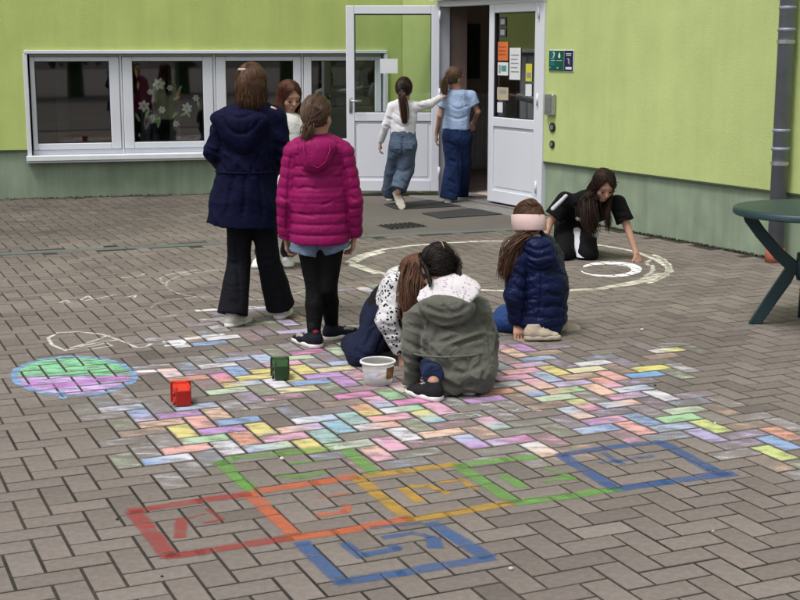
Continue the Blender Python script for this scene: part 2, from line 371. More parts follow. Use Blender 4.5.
m = MB(); m.box(CORNER, AXR, (D1, -.31, -.3), (10.5, -.025, PL - .001)); m.build('plinth', M_PLINTH, B)
# dark drip edge between render and plinth
M_DRIP = mk('drip_edge', (.06, .08, .05), rough=.9, bump=0)
m = MB(); m.box(CORNER, AXR, (D1, -.02, PL - .012), (10.5, .004, PL - .002)); m.build('drip_edge', M_DRIP, B)
m = MB(); m.box(CORNER, AXL, (W1 + .02, -.02, PL - .012), (9.5, .004, PL - .002)); m.build('drip_edge', M_DRIP, B)
# rooms behind
def room(frame_o, ax, lo, hi, mat, name):
    m = MB(); t = .05
    for d_ in range(3):
        for s_ in (0, 1):
            if d_ == 1 and s_ == 1: continue
            l = list(lo); h = list(hi)
            if s_ == 0: l[d_] = lo[d_] - t; h[d_] = lo[d_]
            else: l[d_] = hi[d_]; h[d_] = hi[d_] + t
            for e in range(3):
                if e < d_ : l[e] -= t; h[e] += t
            if d_ != 1: h[1] = hi[1]
            m.box(frame_o, ax, l, h)
    return m.build(name, mat, B)
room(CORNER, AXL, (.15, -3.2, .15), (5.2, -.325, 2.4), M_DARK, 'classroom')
room(CORNER, AXR, (-1.25, -5.0, .0), (3.4, -.325, 2.45), M_HALL, 'hallway')

# ---- windows
frm = MB()                                            # white reveal round the whole strip
for lo, hi in (((W0 - .0, -.14, WZ1), (W1, .035, WZ1 + .035)), ((W1 - .03, -.14, WZ0), (W1 + .012, .03, WZ1 - .001)), ((W0 - .012, -.14, WZ0), (W0 + .03, .03, WZ1 - .001))): frm.box(CORNER, AXL, lo, hi, .004)
frm.build('window_surround', M_PVC, B)
s_ = MB(); s_.box(CORNER, AXL, (W0 - .03, -.1, WZ0 - .055), (W1 + .025, .075, WZ0 - .001), .006); s_.box(CORNER, AXL, (W0 - .025, -.1, WZ0 - .075), (W1 + .02, .055, WZ0 - .056), .003)
s_.build('window_sill', M_SILL, B)
panes = [(3.088, 3.825), (2.133, 2.855), (1.177, 1.893), (.289, .982)]
edges = [W1 - .032, 2.972, 2.013, 1.080, W0 + .032]
GZ0, GZ1 = .555, 1.385
wins = []
for i, (g0, g1) in enumerate(panes):
    f0, f1 = edges[i + 1] + .012, edges[i] - .012
    m = MB(); y0, y1 = -.11, -.035
    m.box(CORNER, AXL, (f0, y0, WZ0), (f1, y1 - .02, WZ0 + .05), .004); m.box(CORNER, AXL, (f0, y0, WZ1 - .03), (f1, y1 - .02, WZ1 - .002), .004)
    # sash
    for lo, hi in (((f0 + .004, y0, WZ0 + .051), (g0, y1, WZ1 - .031)), ((g1, y0, WZ0 + .051), (f1 - .004, y1, WZ1 - .031)), ((g0, y0, WZ0 + .051), (g1, y1 - .0015, GZ0)), ((g0, y0, GZ1), (g1, y1 - .0015, WZ1 - .031))): m.box(CORNER, AXL, lo, hi, .006)
    w = m.build('window', M_PVC, B); wins.append(w)
    g = MB(); 
    for lo, hi in (((g0, -.075, GZ0), (g0 + .008, -.05, GZ1)), ((g1 - .008, -.075, GZ0), (g1, -.05, GZ1)), ((g0 + .008, -.075, GZ0), (g1 - .008, -.05, GZ0 + .008)), ((g0 + .008, -.075, GZ1 - .008), (g1 - .008, -.05, GZ1))): g.box(CORNER, AXL, lo, hi)
    g.build('gasket', M_GASKET, w)
    p = MB(); p.add([CORNER + UL * a_ + NL * -.068 + ZZ * z_ for a_, z_ in ((g0 + .004, GZ0 + .004), (g1 - .004, GZ0 + .004), (g1 - .004, GZ1 - .004), (g0 + .004, GZ1 - .004))], [(0, 1, 2, 3)]); p.build('pane', M_GLASS, w)
for e in edges[1:-1]:
    m = MB(); m.box(CORNER, AXL, (e - .0115, -.12, WZ0), (e + .0115, -.045, WZ1 - .001), .003); m.build('mullion', M_PVC, B)
# grey blinds far in the rooms so the glass is not a void
m = MB()
for u0, u1, dp in ((3.5, 3.62, -1.2), (2.3, 2.42, -.9), (2.62, 2.72, -1.1), (1.2, 1.35, -.8)): m.box(CORNER, AXL, (u0, dp - .03, .16), (u1, dp, 2.3))
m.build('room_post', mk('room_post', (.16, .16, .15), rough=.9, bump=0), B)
# painted paper flowers inside the second window
def Lw(u, z, off): return CORNER + UL * u + NL * off + ZZ * z
SW = mk('paper_white', (.45, .48, .45), rough=.8, var=.2, scale=30, bump=0); SG = mk('paper_green', (.22, .32, .16), rough=.8, var=.3, scale=30, bump=0); SO = mk('paper_ochre', (.42, .25, .10), rough=.8, var=.3, scale=30, bump=0)
fr_ = random.Random(9)
def petal(mb, u, z, ang, ln, wd, off):
    P = []
    for t_, w_ in ((0, .12), (.3, .8), (.6, 1), (.85, .6), (1, .05)):
        for s in (-1, 1):
            uu = math.cos(ang) * ln * t_ - math.sin(ang) * wd * w_ * s * .5; zz = math.sin(ang) * ln * t_ + math.cos(ang) * wd * w_ * s * .5
            P.append(Lw(u - uu, z + zz, off))
    mb.add(P, [(2 * i, 2 * i + 1, 2 * i + 3, 2 * i + 2) for i in range(4)])
def flower(px, py, r, n, a0=0):
    q = onL(px, py); m = MB()
    for k in range(n): petal(m, q[0], q[1], a0 + k * 2 * math.pi / n, r * .85, r * .5, -.076 + .0006 * (k % 2))
    f_ = m.build('flower_sticker', SW, wins[1]); m = MB()
    for k in range(6): petal(m, q[0], q[1], k * math.pi / 3, r * .22, r * .18, -.0745 + .0003 * k)
    m.build('flower_centre', SO, wins[1])
def onL(px, py):
    r = ray(px, py); o_ = np.array([0, 0, CAM_H]); c_ = CORNER + NL * -.06
    t_ = ((c_ - o_) @ NL) / (r @ NL); p = o_ + r * t_; return ((p - CORNER) @ UL, p[2])
for px, py, r in ((144, 106, .075), (187, 108, .07), (159, 84, .08), (162, 110, .05), (196, 98, .045), (150, 92, .04), (176, 124, .045), (170, 88, .04)): flower(px, py, r, 6, fr_.random())
for px, py, a_, l_ in ((146, 118, 1.2, .1), (140, 122, 2.0, .1), (158, 128, 1.4, .12), (160, 125, 2.3, .1), (172, 118, .8, .09), (180, 116, .4, .09), (190, 118, 1.9, .1), (150, 124, .6, .1), (178, 92, 1.0, .08), (199, 108, 1.7, .08)):
    q = onL(px, py); m = MB(); petal(m, q[0], q[1], a_, l_, l_ * .34, -.078); m.build('leaf_sticker', SG, wins[1])
for px, py, a_ in ((177, 96, 1.1), (173, 100, .5), (137, 78, 1.7), (138, 90, 1.5)):
    q = onL(px, py); m = MB(); petal(m, q[0], q[1], a_, .09, .03, -.079); m.build('blossom_sticker', SO, wins[1])

# ---- the double door
m = MB()
m.box(CORNER, AXR, (D0, -.10, DZ - .06), (D1 + .035, .022, DZ), .005)
m.box(CORNER, AXR, (D0 - .0, -.10, 0), (D0 + .055, .022, DZ - .061), .005); m.box(CORNER, AXR, (D1 - .04, -.10, .0), (D1 + .035, .022, DZ - .061), .005)
m.build('door_frame', M_PVC, B)
m = MB(); m.box(CORNER, AXR, (D0 - .03, -.02, DZ + .001), (D1 + .05, .10, DZ + .022), .004); m.build('door_canopy_strip', M_SILL, B)
m = MB(); m.box(CORNER, AXR, (D0 + .02, -.33, -.2), (D1 + .02, .03, .028), .006); m.box(CORNER, AXR, (D0 - .1, .031, -.2), (D1 + .2, .30, .012), .006); m.build('door_step', mk('step_stone', (.16, .155, .15), rough=.8, var=.2, scale=20), B)
def leaf(o, ax, w, z0, z1, handle_at, hinge_at, gm):
    # ax: along the leaf, outward normal, up
    st, bt, mid0, mid1 = .085, .12, .775, .865; th = .035
    m = MB()
    m.box(o, ax, (0, -th, z0), (st, th, z1), .006); m.box(o, ax, (w - st, -th, z0), (w, th, z1), .006)
    m.box(o, ax, (st, -th + .001, z0), (w - st, th - .001, z0 + bt), .006); m.box(o, ax, (st, -th + .001, z1 - .085), (w - st, th - .001, z1), .006)
    m.box(o, ax, (st, -th + .001, mid0), (w - st, th - .001, mid1), .006)
    L = m.build('door_leaf', M_PVC, B)
    m = MB(); m.box(o, ax, (st + .001, -.016, z0 + bt + .001), (w - st - .001, .016, mid0 - .001)); m.box(o, ax, (st + .03, -.0215, z0 + bt + .03), (w - st - .03, .0215, mid0 - .03), .004); m.build('panel', M_PVC, L)
    m = MB(); m.add([np.array(o) + np.array(ax[0]) * a_ + ZZ * z_ for a_, z_ in ((st + .001, mid1 + .001), (w - st - .001, mid1 + .001), (w - st - .001, z1 - .086), (st + .001, z1 - .086))], [(0, 1, 2, 3)]); m.build('pane', gm, L)
    m = MB()
    for lo, hi in (((st, -.022, mid1), (st + .008, .022, z1 - .085)), ((w - st - .008, -.022, mid1), (w - st, .022, z1 - .085)), ((st + .009, -.022, mid1), (w - st - .009, .022, mid1 + .008)), ((st + .009, -.022, z1 - .093), (w - st - .009, .022, z1 - .085))): m.box(o, ax, lo, hi)
    m.build('gasket', M_GASKET, L)
    for zz in (.2, 1.0, 1.78):
        p = np.array(o) + np.array(ax[0]) * hinge_at + np.array(ax[1]) * (th + .008) + ZZ * zz; m = MB(); m.tube([p, p + ZZ * .11], .011, 10); m.build('hinge', M_PVC, L, True)
    if handle_at is not None:
        m = MB(); s = 1 if handle_at < w / 2 else -1
        for sd in (1, -1):
            p = np.array(o) + np.array(ax[0]) * handle_at + np.array(ax[1]) * sd * th; nn = np.array(ax[1]) * sd; u_ = np.array(ax[0]) * s
            m.box(p, (u_, nn, ZZ), (-.016, 0, .86), (.016, .008, 1.02), .003)
            m.tube([p + ZZ * .985, p + ZZ * .985 + nn * .05, p + ZZ * .985 + nn * .055 + u_ * .02, p + ZZ * .98 + nn * .055 + u_ * .11], .009, 8)
        m.build('handle', M_STEEL, L, True)
    return L
# open leaf: swung out, nearly parallel to the left wing
hp = CORNER + UR * .845 + NR * .022
ld = np.array([-.9995, .03, 0]); ld /= np.linalg.norm(ld); ln = np.array([ld[1], -ld[0], 0]); ln = ln if ln[1] < 0 else -ln
leafL = leaf(hp, (ld, ln, ZZ), .955, .055, 1.94, .91, .0, M_GLASSD)
# shut leaf in the right wing
leafR = leaf(CORNER + UR * 1.765 + NR * -.02, (UR, NR, ZZ), .862, .045, 1.93, None, .85, M_GLASS)
def sheet(name, o, ax, u0, u1, z0, z1, off, mat, label, cat, group=None, marks=None):
    m = MB(); m.box(o, ax, (u0, off, z0), (u1, off + .0012, z1)); t = m.build(name, mat); tag(t, label, cat, group)
    if marks:
        for (a, b, c, e, mm) in marks:
            q = MB(); q.box(o, ax, (u0 + (u1 - u0) * a, off + .0016, z0 + (z1 - z0) * b), (u0 + (u1 - u0) * c, off + .0021, z0 + (z1 - z0) * e)); q.build('print', mm, t)
    return t
PW = mk('paper', (.62, .64, .66), rough=.7, bump=0, var=.04); PO = mk('paper_orange', (.55, .14, .04), rough=.7, bump=0); PG = mk('print_grey', (.25, .26, .28), rough=.7, bump=0)
PT = mk('print_teal', (.08, .25, .22), rough=.7, bump=0); PY = mk('paper_yellow', (.55, .5, .06), rough=.7, bump=0); PB = mk('paper_beige', (.42, .34, .24), rough=.7, bump=0); PD = mk('print_dark', (.04, .04, .05), rough=.6, bump=0)
sheet('notice', hp, (ld, ln, ZZ), .43, .61, 1.262, 1.41, .0055, PW, 'plain white sheet taped to glass of the open door leaf', 'paper')
Ro = CORNER + NR * -.02
lines = [(.12, .75 - .13 * i, .85 - .1 * (i % 2), .79 - .13 * i, PG) for i in range(5)]
sheet('notice', Ro, AXR, 1.885, 2.06, 1.40, 1.575, .0055, PO, 'orange notice on shut door glass above a white notice', 'paper', None, [(.1, .7 - .2 * i, .8, .76 - .2 * i, mk('print_rust', (.3, .07, .02), bump=0)) for i in range(3)])
sheet('notice', Ro, AXR, 1.885, 2.065, 1.262, 1.385, .0055, PW, 'white notice with teal print below the orange notice', 'paper', None, [(.35, .3, .85, .75, PT), (.1, .15, .3, .8, PG)])
sheet('notice', Ro, AXR, 2.09, 2.275, 1.225, 1.52, .0055, PW, 'tall pale notice with grey lines beside the orange notice', 'paper', None, lines)
sheet('notice', Ro, AXR, 2.365, 2.468, 1.215, 1.375, .0055, PY, 'small yellow sheet near the right edge of the shut door glass', 'paper', None, [(.15, .2, .85, .5, PG)])
sheet('notice', Ro, AXR, 2.365, 2.468, 1.08, 1.19, .0055, PW, 'small white sheet below the yellow one on the shut door', 'paper')
sheet('notice', Ro, AXR, 1.88, 2.075, 1.03, 1.15, .0055, PB, 'beige notice below the white and teal notice on the shut door', 'paper', None, [(.2, .5, .8, .8, PG)])
sheet('notice', Ro, AXR, 1.885, 1.98, .91, 1.005, .0055, PW, 'small grey white note at the foot of the shut door glass', 'paper')
sheet('notice', Ro, AXR, 1.90, 2.02, 1.72, 1.805, .0055, PD, 'small dark picture topmost on the shut door glass', 'paper', None, [(.2, .2, .8, .8, PG)])
sheet('notice', Ro, AXR, 1.90, 2.02, 1.62, 1.705, .0055, PD, 'small dark picture just above the orange notice', 'paper', None, [(.2, .2, .8, .8, PG)])
# ribbed cladding along the far wall of the hallway, dark opening above, lining of the door reveal
RC = mk('radiator', (.8, .8, .85), rough=.6, bump=0); m = MB(); m.box(CORNER, AXR, (-1.245, -2.9, .05), (-1.22, -.4, .98)); rc_ = m.build('radiator_cover', RC, B)
for k in range(34):
    m = MB(); m.box(CORNER, AXR, (-1.219, -2.85 + k * .07, .07), (-1.185, -2.805 + k * .07, .96), .004); m.build('rib', RC, rc_)
m = MB(); m.box(CORNER, AXR, (-1.245, -1.75, 1.15), (-1.215, -1.15, 1.8)); m.build('notice_board', M_DARK, B)
REV = mk('reveal_paint', (.26, .20, .17), rough=.8, bump=0); m = MB(); m.box(CORNER, AXR, (D0 + .001, -.33, .03), (D0 + .012, -.101, DZ - .001)); m.build('door_reveal', REV, B)
m = MB(); m.box(CORNER, AXR, (D0 + .013, -.33, DZ - .012), (D1, -.101, DZ - .001)); m.build('door_reveal', REV, B)

# ---- things on the right wing
t = empty('sign', tuple(CORNER + UR * 2.95 + ZZ * 1.4)); tag(t, 'green and dark blue information sign with white border beside door', 'sign')
su0, su1, sz0, sz1 = 2.765, 3.14, 1.312, 1.502
SIGNG = mk('sign_green', (.006, .075, .05), rough=.35, bump=0, var=.25, scale=12); SIGNB = mk('sign_navy', (.012, .012, .06), rough=.35, bump=0); SIGNW = mk('sign_white', (.6, .62, .6), rough=.4, bump=0); SIGNT = mk('sign_teal', (.01, .13, .16), rough=.35, bump=0)
m = MB(); m.box(CORNER, AXR, (su0, .001, sz0), (su1, .008, sz1), .003); m.build('backing', SIGNW, t)
m = MB(); m.box(CORNER, AXR, (su0 + .006, .0085, sz0 + .006), (su0 + .232, .0105, sz1 - .006)); m.build('face', SIGNG, t)
m = MB(); m.box(CORNER, AXR, (su0 + .238, .0085, sz0 + .006), (su1 - .006, .0105, sz1 - .006)); m.build('face', SIGNB, t)
m = MB()
def sg(mb, a, b, c, e): mb.box(CORNER, AXR, (su0 + a, .011, sz0 + b), (su0 + c, .0118, sz0 + e))
for a, b, c, e in ((.262, .02, .352, .042), (.27, .14, .34, .146), (.262, .155, .345, .16), (.03, .094, .10, .098), (.12, .094, .205, .097), (.02, .03, .03, .036), (.13, .028, .15, .036), (.03, .112, .085, .115), (.30, .07, .304, .12), (.28, .11, .31, .114), (.318, .06, .322, .11)):
    m = MB(); sg(m, a, b, c, e); m.build('print', SIGNW, t)
m = MB(); sg(m, .025, .05, .10, .088); m.build('print', SIGNT, t)
m = MB(); sg(m, .025, .12, .105, .178); m.build('print', SIGNT, t)
# two white symbols: a drop and a crescent figure
def symbol(cu, cz, pts):
    P = [CORNER + UR * (su0 + cu + a) + ZZ * (sz0 + cz + b) + NR * .0122 for a, b in pts]; m = MB(); m.add(P, [tuple(range(len(P)))]); m.build('symbol', SIGNW, t)
symbol(.165, .142, [(0, .03), (-.012, .008), (-.017, -.008), (-.012, -.02), (0, -.025), (.012, -.02), (.017, -.008), (.012, .008)])
symbol(.075, .146, [(-.012, .024), (.008, .026), (.02, .012), (.016, -.006), (.0, -.024), (-.014, -.026), (.003, -.006), (.005, .008)])
t = empty('intercom', tuple(CORNER + UR * 2.82 + ZZ * 1.0)); tag(t, 'brushed metal door intercom box on green wall below sign', 'intercom')
m = MB(); m.box(CORNER, AXR, (2.755, .001, .925), (2.885, .045, 1.11), .006); m.build('housing', M_STEEL, t)
m = MB(); m.box(CORNER, AXR, (2.775, .046, .95), (2.865, .049, 1.085), .001); m.build('face_plate', mk('plate', (.28, .28, .3), rough=.4, bump=0, metal=.6), t)
for nm, z, r, lb in (('bell_button', .815, .042, 'larger round dark bell button on green wall under intercom'), ('key_switch', .662, .034, 'smaller round dark key switch under the bell button')):
    c_ = CORNER + UR * 2.84 + ZZ * z; t = empty(nm, tuple(c_)); tag(t, lb, 'button')
    for nn, rr, o0, o1, mt in (('rim', r, .001, .014, M_BLACK), ('cap', r * .55, .015, .02, M_STEEL)):
        m = MB(); m.tube([c_ + NR * o0, c_ + NR * o1], rr, 20); m.build(nn, mt, t)
# drainpipe
dp = CORNER + UR * 5.765 + NR * .085
t = empty('drainpipe', (dp[0], dp[1], 0)); tag(t, 'grey zinc rain downpipe on green wall behind garden table', 'drainpipe')
m = MB(); m.tube([dp + ZZ * .10, dp + ZZ * HT], .057, 20); m.build('pipe', M_ZINC, t, True)
m = MB(); m.tube([dp + ZZ * -.02, dp + ZZ * .105], .069, 20); m.build('standpipe_socket', M_RUST, t, True)
for z, r in ((.80, .065), (.93, .063), (1.63, .063), (1.78, .0615), (2.6, .063)):
    m = MB(); m.lathe(dp + ZZ * z, [(.05, 0), (r, .004), (r, .026), (.05, .03)], 20); m.build('joint_ring', M_ZINC, t, True)
for z in (.70, 1.55): 
    m = MB(); m.tube([dp + ZZ * z, dp + ZZ * z + ZZ * .025], .0645, 20); m.box(dp + ZZ * z, AXR, (-.012, -.09, .0), (.012, -.05, .025)); m.build('bracket', M_STEEL, t)

# ---- mats and grates in the apron
def quad_on_ground(name, px, z, mat, thick=.012): return ground_poly(name, [G(*p, z)[:2] for p in px], z, mat, thick)
t = quad_on_ground('door_mat', [(422, 213), (470, 208), (512, 213), (440, 218)], .010, M_MAT, .008); tag(t, 'dark rubber mat let into ground before the shut door leaf', 'mat')
t = quad_on_ground('door_mat', [(384, 204), (446, 198), (470, 202), (475, 205), (396, 209)], .010, M_MAT, .008); tag(t, 'dark mat under the feet of the two children at door', 'mat')
t = empty('drain_grate', tuple(G(402, 227))); tag(t, 'square iron drain grate sunk in the apron', 'drain')
gp = [G(*p)[:2] for p in ((377, 226), (410, 223), (428, 227), (391, 230))]
o_ = ground_poly('frame', gp, .006, M_IRON, .01, t)
m = MB()
for k in range(7):
    f = (k + .5) / 7; a_ = gp[0] * (1 - f) + gp[1] * f; b_ = gp[3] * (1 - f) + gp[2] * f; q0 = a_ * .92 + b_ * .08; q1 = a_ * .08 + b_ * .92
    m.tube([(*q0, .009), (*q1, .009)], .008, 6)
m.build('bar', M_BLACK, t)

# ---- woodland added behind the camera, out of view, to darken the glass reflections
WV = []; WQ = []
wr_ = np.random.default_rng(3)
for k in range(16):
    cx = -26 + k * 3.5 + wr_.normal(0, .6); cy = -17 + wr_.normal(0, 2.2); hgt = wr_.uniform(7, 10)
    npt = 900
    d3 = wr_.normal(0, 1, (npt, 3)); d3 /= np.linalg.norm(d3, axis=1)[:, None]; rr = wr_.uniform(.55, 1, npt)[:, None]
    c3 = np.array([cx, cy, hgt * .55]) + d3 * rr * np.array([2.4, 2.4, hgt * .45])
    for c in c3:
        a_ = wr_.normal(0, 1, 3); a_ /= np.linalg.norm(a_); b_ = np.cross(a_, wr_.normal(0, 1, 3)); b_ /= np.linalg.norm(b_); s = wr_.uniform(.14, .3)
        i0 = len(WV); WV += [c + a_ * s, c + b_ * s * .6, c - a_ * s, c - b_ * s * .6]; WQ.append((i0, i0 + 1, i0 + 2, i0 + 3))
    i0 = len(WV)
    for z, r in ((-.06, .28), (hgt * .6, .12)):
        for q in range(6): WV.append(np.array([cx + r * math.cos(q * math.pi / 3), cy + r * math.sin(q * math.pi / 3), z]))
    WQ += [(i0 + q, i0 + (q + 1) % 6, i0 + 6 + (q + 1) % 6, i0 + 6 + q) for q in range(6)]
o = fastmesh('reflection_trees', WV, WQ, mk('foliage', (.05, .085, .03), rough=.8, var=.4, scale=1.5, bump=0)); tag(o, 'green trees added out of view behind the camera for dark reflections', 'trees', kind='stuff')
# ================================================================== CHALK ON THE PAVING
LIFT = .0009
def clip(poly, k):                                    # polygon in brick frame cut to the top face of stone k
    b, hx, hy = brick_geo(k); hx -= .001; hy -= .001
    for ax, lim, sg in ((0, hx, 1), (0, hx, -1), (1, hy, 1), (1, hy, -1)):
        out = []
        for i in range(len(poly)):
            p, q = poly[i - 1], poly[i]; dp_, dq = lim - sg * p[ax], lim - sg * q[ax]
            if dp_ >= 0: 
                out.append(p)
                if dq < 0: out.append(p + (q - p) * (dp_ / (dp_ - dq)))
            elif dq >= 0: out.append(p + (q - p) * (dp_ / (dp_ - dq)))
        poly = out
        if len(poly) < 3: return []
    return poly
class Chalk:
    def __init__(s): s.V = []; s.F = []; s.C = []; s.lay = 0
    def piece(s, k, uv, cols, lay=0):
        b = BR[k]; n0 = len(s.V)
        for (u, v), c in zip(uv, cols):
            p = b['c'] + E1 * u - E2 * v; s.V.append((p[0], p[1], b['z'] + b['tx'] * u + b['ty'] * v + LIFT + lay * .0006)); s.C.append(c)
        return n0
    def poly(s, pts, col, al=.8, lay=0):              # ground polygon (convex), cut stone by stone
        pts = [np.array(p[:2]) for p in pts]; L = np.array([w2lat(p) for p in pts]); lo = np.floor(L.min(0)).astype(int) - 2; hi = np.ceil(L.max(0)).astype(int) + 1
        for a in range(lo[0], hi[0] + 1):
            for b in range(lo[1], hi[1] + 1):
                c = (a + b) % 4
                if c not in (0, 2): continue
                k = ('v' if c == 0 else 'h', a, b)
                if k not in BR: continue
                q = [np.array([(p - BR[k]['c']) @ E1, -(p - BR[k]['c']) @ E2]) for p in pts]
                q = clip(q, k)
                if not q: continue
                n0 = s.piece(k, q, [(*col, al(BR[k]['c'] + E1 * v_[0] - E2 * v_[1]) if callable(al) else al) for v_ in q], lay); s.F.append(tuple(range(n0, n0 + len(q))))
    def line(s, pts, w, col, al=.8, lay=0, taper=1.):
        P = [np.array(p[:2]) for p in pts]
        for i in range(len(P) - 1):
            t = P[i + 1] - P[i]; L = np.linalg.norm(t); 
            if L < 1e-6: continue
            t /= L; nn = np.array([-t[1], t[0]]); e = w * .25
            # core and rubbed edges
            def fade(p, P0=P[i], nn=nn): return al * min(1, max(0, (.58 - abs((p - P0) @ nn) / w) / .2))
            for o0, o1 in ((-.38, .38), (.38, .58), (-.58, -.38)):
                s.poly([P[i] - t * e + nn * w * o0, P[i + 1] + t * e + nn * w * o0, P[i + 1] + t * e + nn * w * o1, P[i] - t * e + nn * w * o1], col, fade, lay)
            n0 = len(s.V); e2 = w * .4                # chalk rubbed into the joints
            for q in (P[i] - nn * e2, P[i + 1] - nn * e2, P[i + 1] + nn * e2, P[i] + nn * e2): s.V.append((q[0], q[1], -.0007 + lay * .0001)); s.C.append((*col, al * .55))
            s.F.append((n0, n0 + 1, n0 + 2, n0 + 3))
    def fill(s, k, c1, c2=None, al=.85, part=None):   # one whole stone coloured in
        b, hx, hy = brick_geo(k); c2 = c2 or c1; U, W = hx - .001, hy - .001; i_ = .011
        x0, x1, y0, y1 = -U, U, -W, W
        if part == 'a': (x1, y1) = (x1, 0.) if hy > hx else (0., y1)
        if part == 'b': (x0, y0) = (x0, 0.) if hy > hx else (0., y0)
        long_x = hx > hy; m = 5; pts = []; cols = []
        xs = np.array([x0, x0 + i_, (x0 + x1) / 2, x1 - i_, x1]); ys = np.array([y0, y0 + i_, (y0 + y1) / 2, y1 - i_, y1])
        for j in range(m):
            for i in range(m):
                e = 1 if 0 < i < m - 1 and 0 < j < m - 1 else .52
                f = (xs[i] - x0) / (x1 - x0) if long_x else (ys[j] - y0) / (y1 - y0); f = min(1, max(0, (f - .3) / .4))
                pts.append((xs[i], ys[j])); cols.append((*[c1[q] * (1 - f) + c2[q] * f for q in range(3)], al * e * (1 + .1 * nr.normal())))
        n0 = s.piece(k, pts, cols)
        s.F += [(n0 + j * m + i, n0 + j * m + i + 1, n0 + (j + 1) * m + i + 1, n0 + (j + 1) * m + i) for j in range(m - 1) for i in range(m - 1)]
    def build(s, name, parent=None, mat=None):
        o = mesh(name, s.V, s.F, mat or M_CHALK)
        a = o.data.attributes.new('chalk', 'FLOAT_COLOR', 'POINT'); a.data.foreach_set('color', np.array(s.C, np.float32).ravel())
        if parent: link(o, parent)
        return o
CC = dict(w='#e6e6ee', b='#6f9fd8', lb='#a9c0e2', c='#7fbfd8', t='#8fbfb8', g='#8fcf8a', pg='#bcd6ae', y='#e6d760', py='#e6dfa0', yg='#cfe06a', o='#e8946a', pe='#eec0a0', s='#eda59a', p='#e6a0c0', m='#dd6fb8', pu='#bb7fd0', l='#c8b4e2', v='#a9a0d4', gg='#a8b0a2', sb='#3f9fe0', sy='#e8e23c')
CC = {k: tuple((c * .66 + .34 * g_) * .80 for c, g_ in zip(hexc(v), (.58, .55, .57))) for k, v in CC.items()}
PATCH = []
def reg(ox, oy, txt):
    for it in txt.split(';'):
        x, y, c = it.split(','); PATCH.append((ox + float(x) / 4, oy + float(y) / 4, c.strip()))
reg(0, 330, '490,313,w>lb;570,345,l>b;660,370,pe;640,160,w;690,185,o;720,340,pu;700,410,y;770,435,pg;690,485,s;660,518,b>w;790,60,b;700,45,w;790,190,o')
reg(200, 330, '45,37,w;15,62,b;150,118,lb;240,110,lb;95,145,w;205,160,y;40,183,o;100,205,m;150,180,b;185,208,y;235,190,y;240,205,lb;180,232,pg;310,228,w;360,90,m;260,135,p;390,130,p;380,155,y;460,157,py;510,135,lb;420,180,pu;390,203,y;490,200,b;580,222,pu;610,190,p;435,228,py;610,270,m;700,290,lb>p;750,263,g;655,325,y>o;770,325,w;60,335,pe;60,300,lb;155,365,b;10,365,s;450,360,w>lb;600,357,t;250,395,y;400,393,pe>l;555,390,c;110,400,pu;640,393,w;710,385,o;745,355,s;180,428,o;340,428,p;500,420,t;60,432,g;20,467,s;115,470,w;270,465,lb>pg;435,460,y;540,460,pg;610,450,gg;720,480,p>pe;690,440,p;780,400,w')
reg(400, 330, '510,65,pu;430,65,p;480,90,pe;560,110,b>lb;520,137,p>l;430,160,s;460,183,p;410,165,p;620,160,y;750,128,w;740,155,py;610,190,lb;700,180,pe;690,205,l;440,208,w;390,258,o;510,258,b;360,288,pu;30,215,pg;20,250,p;40,290,m;35,320,g;110,335,c;160,318,p;30,345,p;120,358,y;345,367,t;385,387,p;160,410,pe;30,405,w;270,447,pu>lb;420,443,l>m;520,467,pe;580,490,p>w;670,240,pe;690,250,g;720,270,pg;710,303,m;640,280,pg;770,320,yg;690,335,pe>lb;760,405,lb;780,375,pu;600,230,pe;760,230,pe;780,190,p;640,215,l;560,165,pe;540,195,p;480,230,pe')
reg(600, 330, '220,93,w>sy;140,172,sb;215,163,sy;20,122,w;50,200,s;30,230,o;105,243,w>lb;80,275,p>l;220,270,w;70,303,lb>pe;300,325,pg;285,358,g;420,388,yg;130,355,b;40,365,p;70,388,b;20,395,l;160,412,s;270,400,lb;400,420,v;715,410,o;690,447,b;680,485,yg')
PATCH += [(372, 291, 'lb>pe'), (215, 338, 'w'), (300, 325, 'l'), (232, 327, 'l'), (335, 352, 'pg'), (345, 347, 'pg'), (315, 357, 'pg'), (337, 330, 'py'), (300, 330, 'l')]
mosaic = empty('chalk_mosaic', (.1, 6.0, 0)); tag(mosaic, 'patchwork of paving stones coloured in with pastel chalk around crouching children', 'chalk drawing')
seen = {}
for x, y, c in PATCH:
    g = G(x, y); k = brick_at(g[0], g[1])
    if k not in BR: continue
    if k in seen: seen[k].append(c)
    else: seen[k] = [c]
for k, cs in seen.items():
    ch = Chalk()
    if len(cs) == 1:
        a, *b = cs[0].split('>'); ch.fill(k, CC[a], CC[b[0]] if b else None, al=rng.uniform(.66, 1.15))
    else: ch.fill(k, CC[cs[0].split('>')[0]], CC[cs[1].split('>')[-1]], al=rng.uniform(.8, 1.1))
    ch.build('chalk_patch', mosaic)
# rubbed dust between the coloured stones
ch = Chalk(); dcol = [CC[q] for q in ('w', 'l', 'p', 'pe', 'lb', 'pg', 'gg')]
for k, b in BR.items():
    if k in seen: continue
    x, y = b['c']; dmin = min((x - BR[q]['c'][0]) ** 2 + (y - BR[q]['c'][1]) ** 2 for q in seen) ** .5
    if dmin < .17 and rng.random() < .75: ch.fill(k, rng.choice(dcol), al=rng.uniform(.10, .34))
    elif dmin < .28 and rng.random() < .25: ch.fill(k, dcol[0], al=rng.uniform(.05, .14))
ch.build('chalk_dust', mosaic)['kind'] = 'stuff'
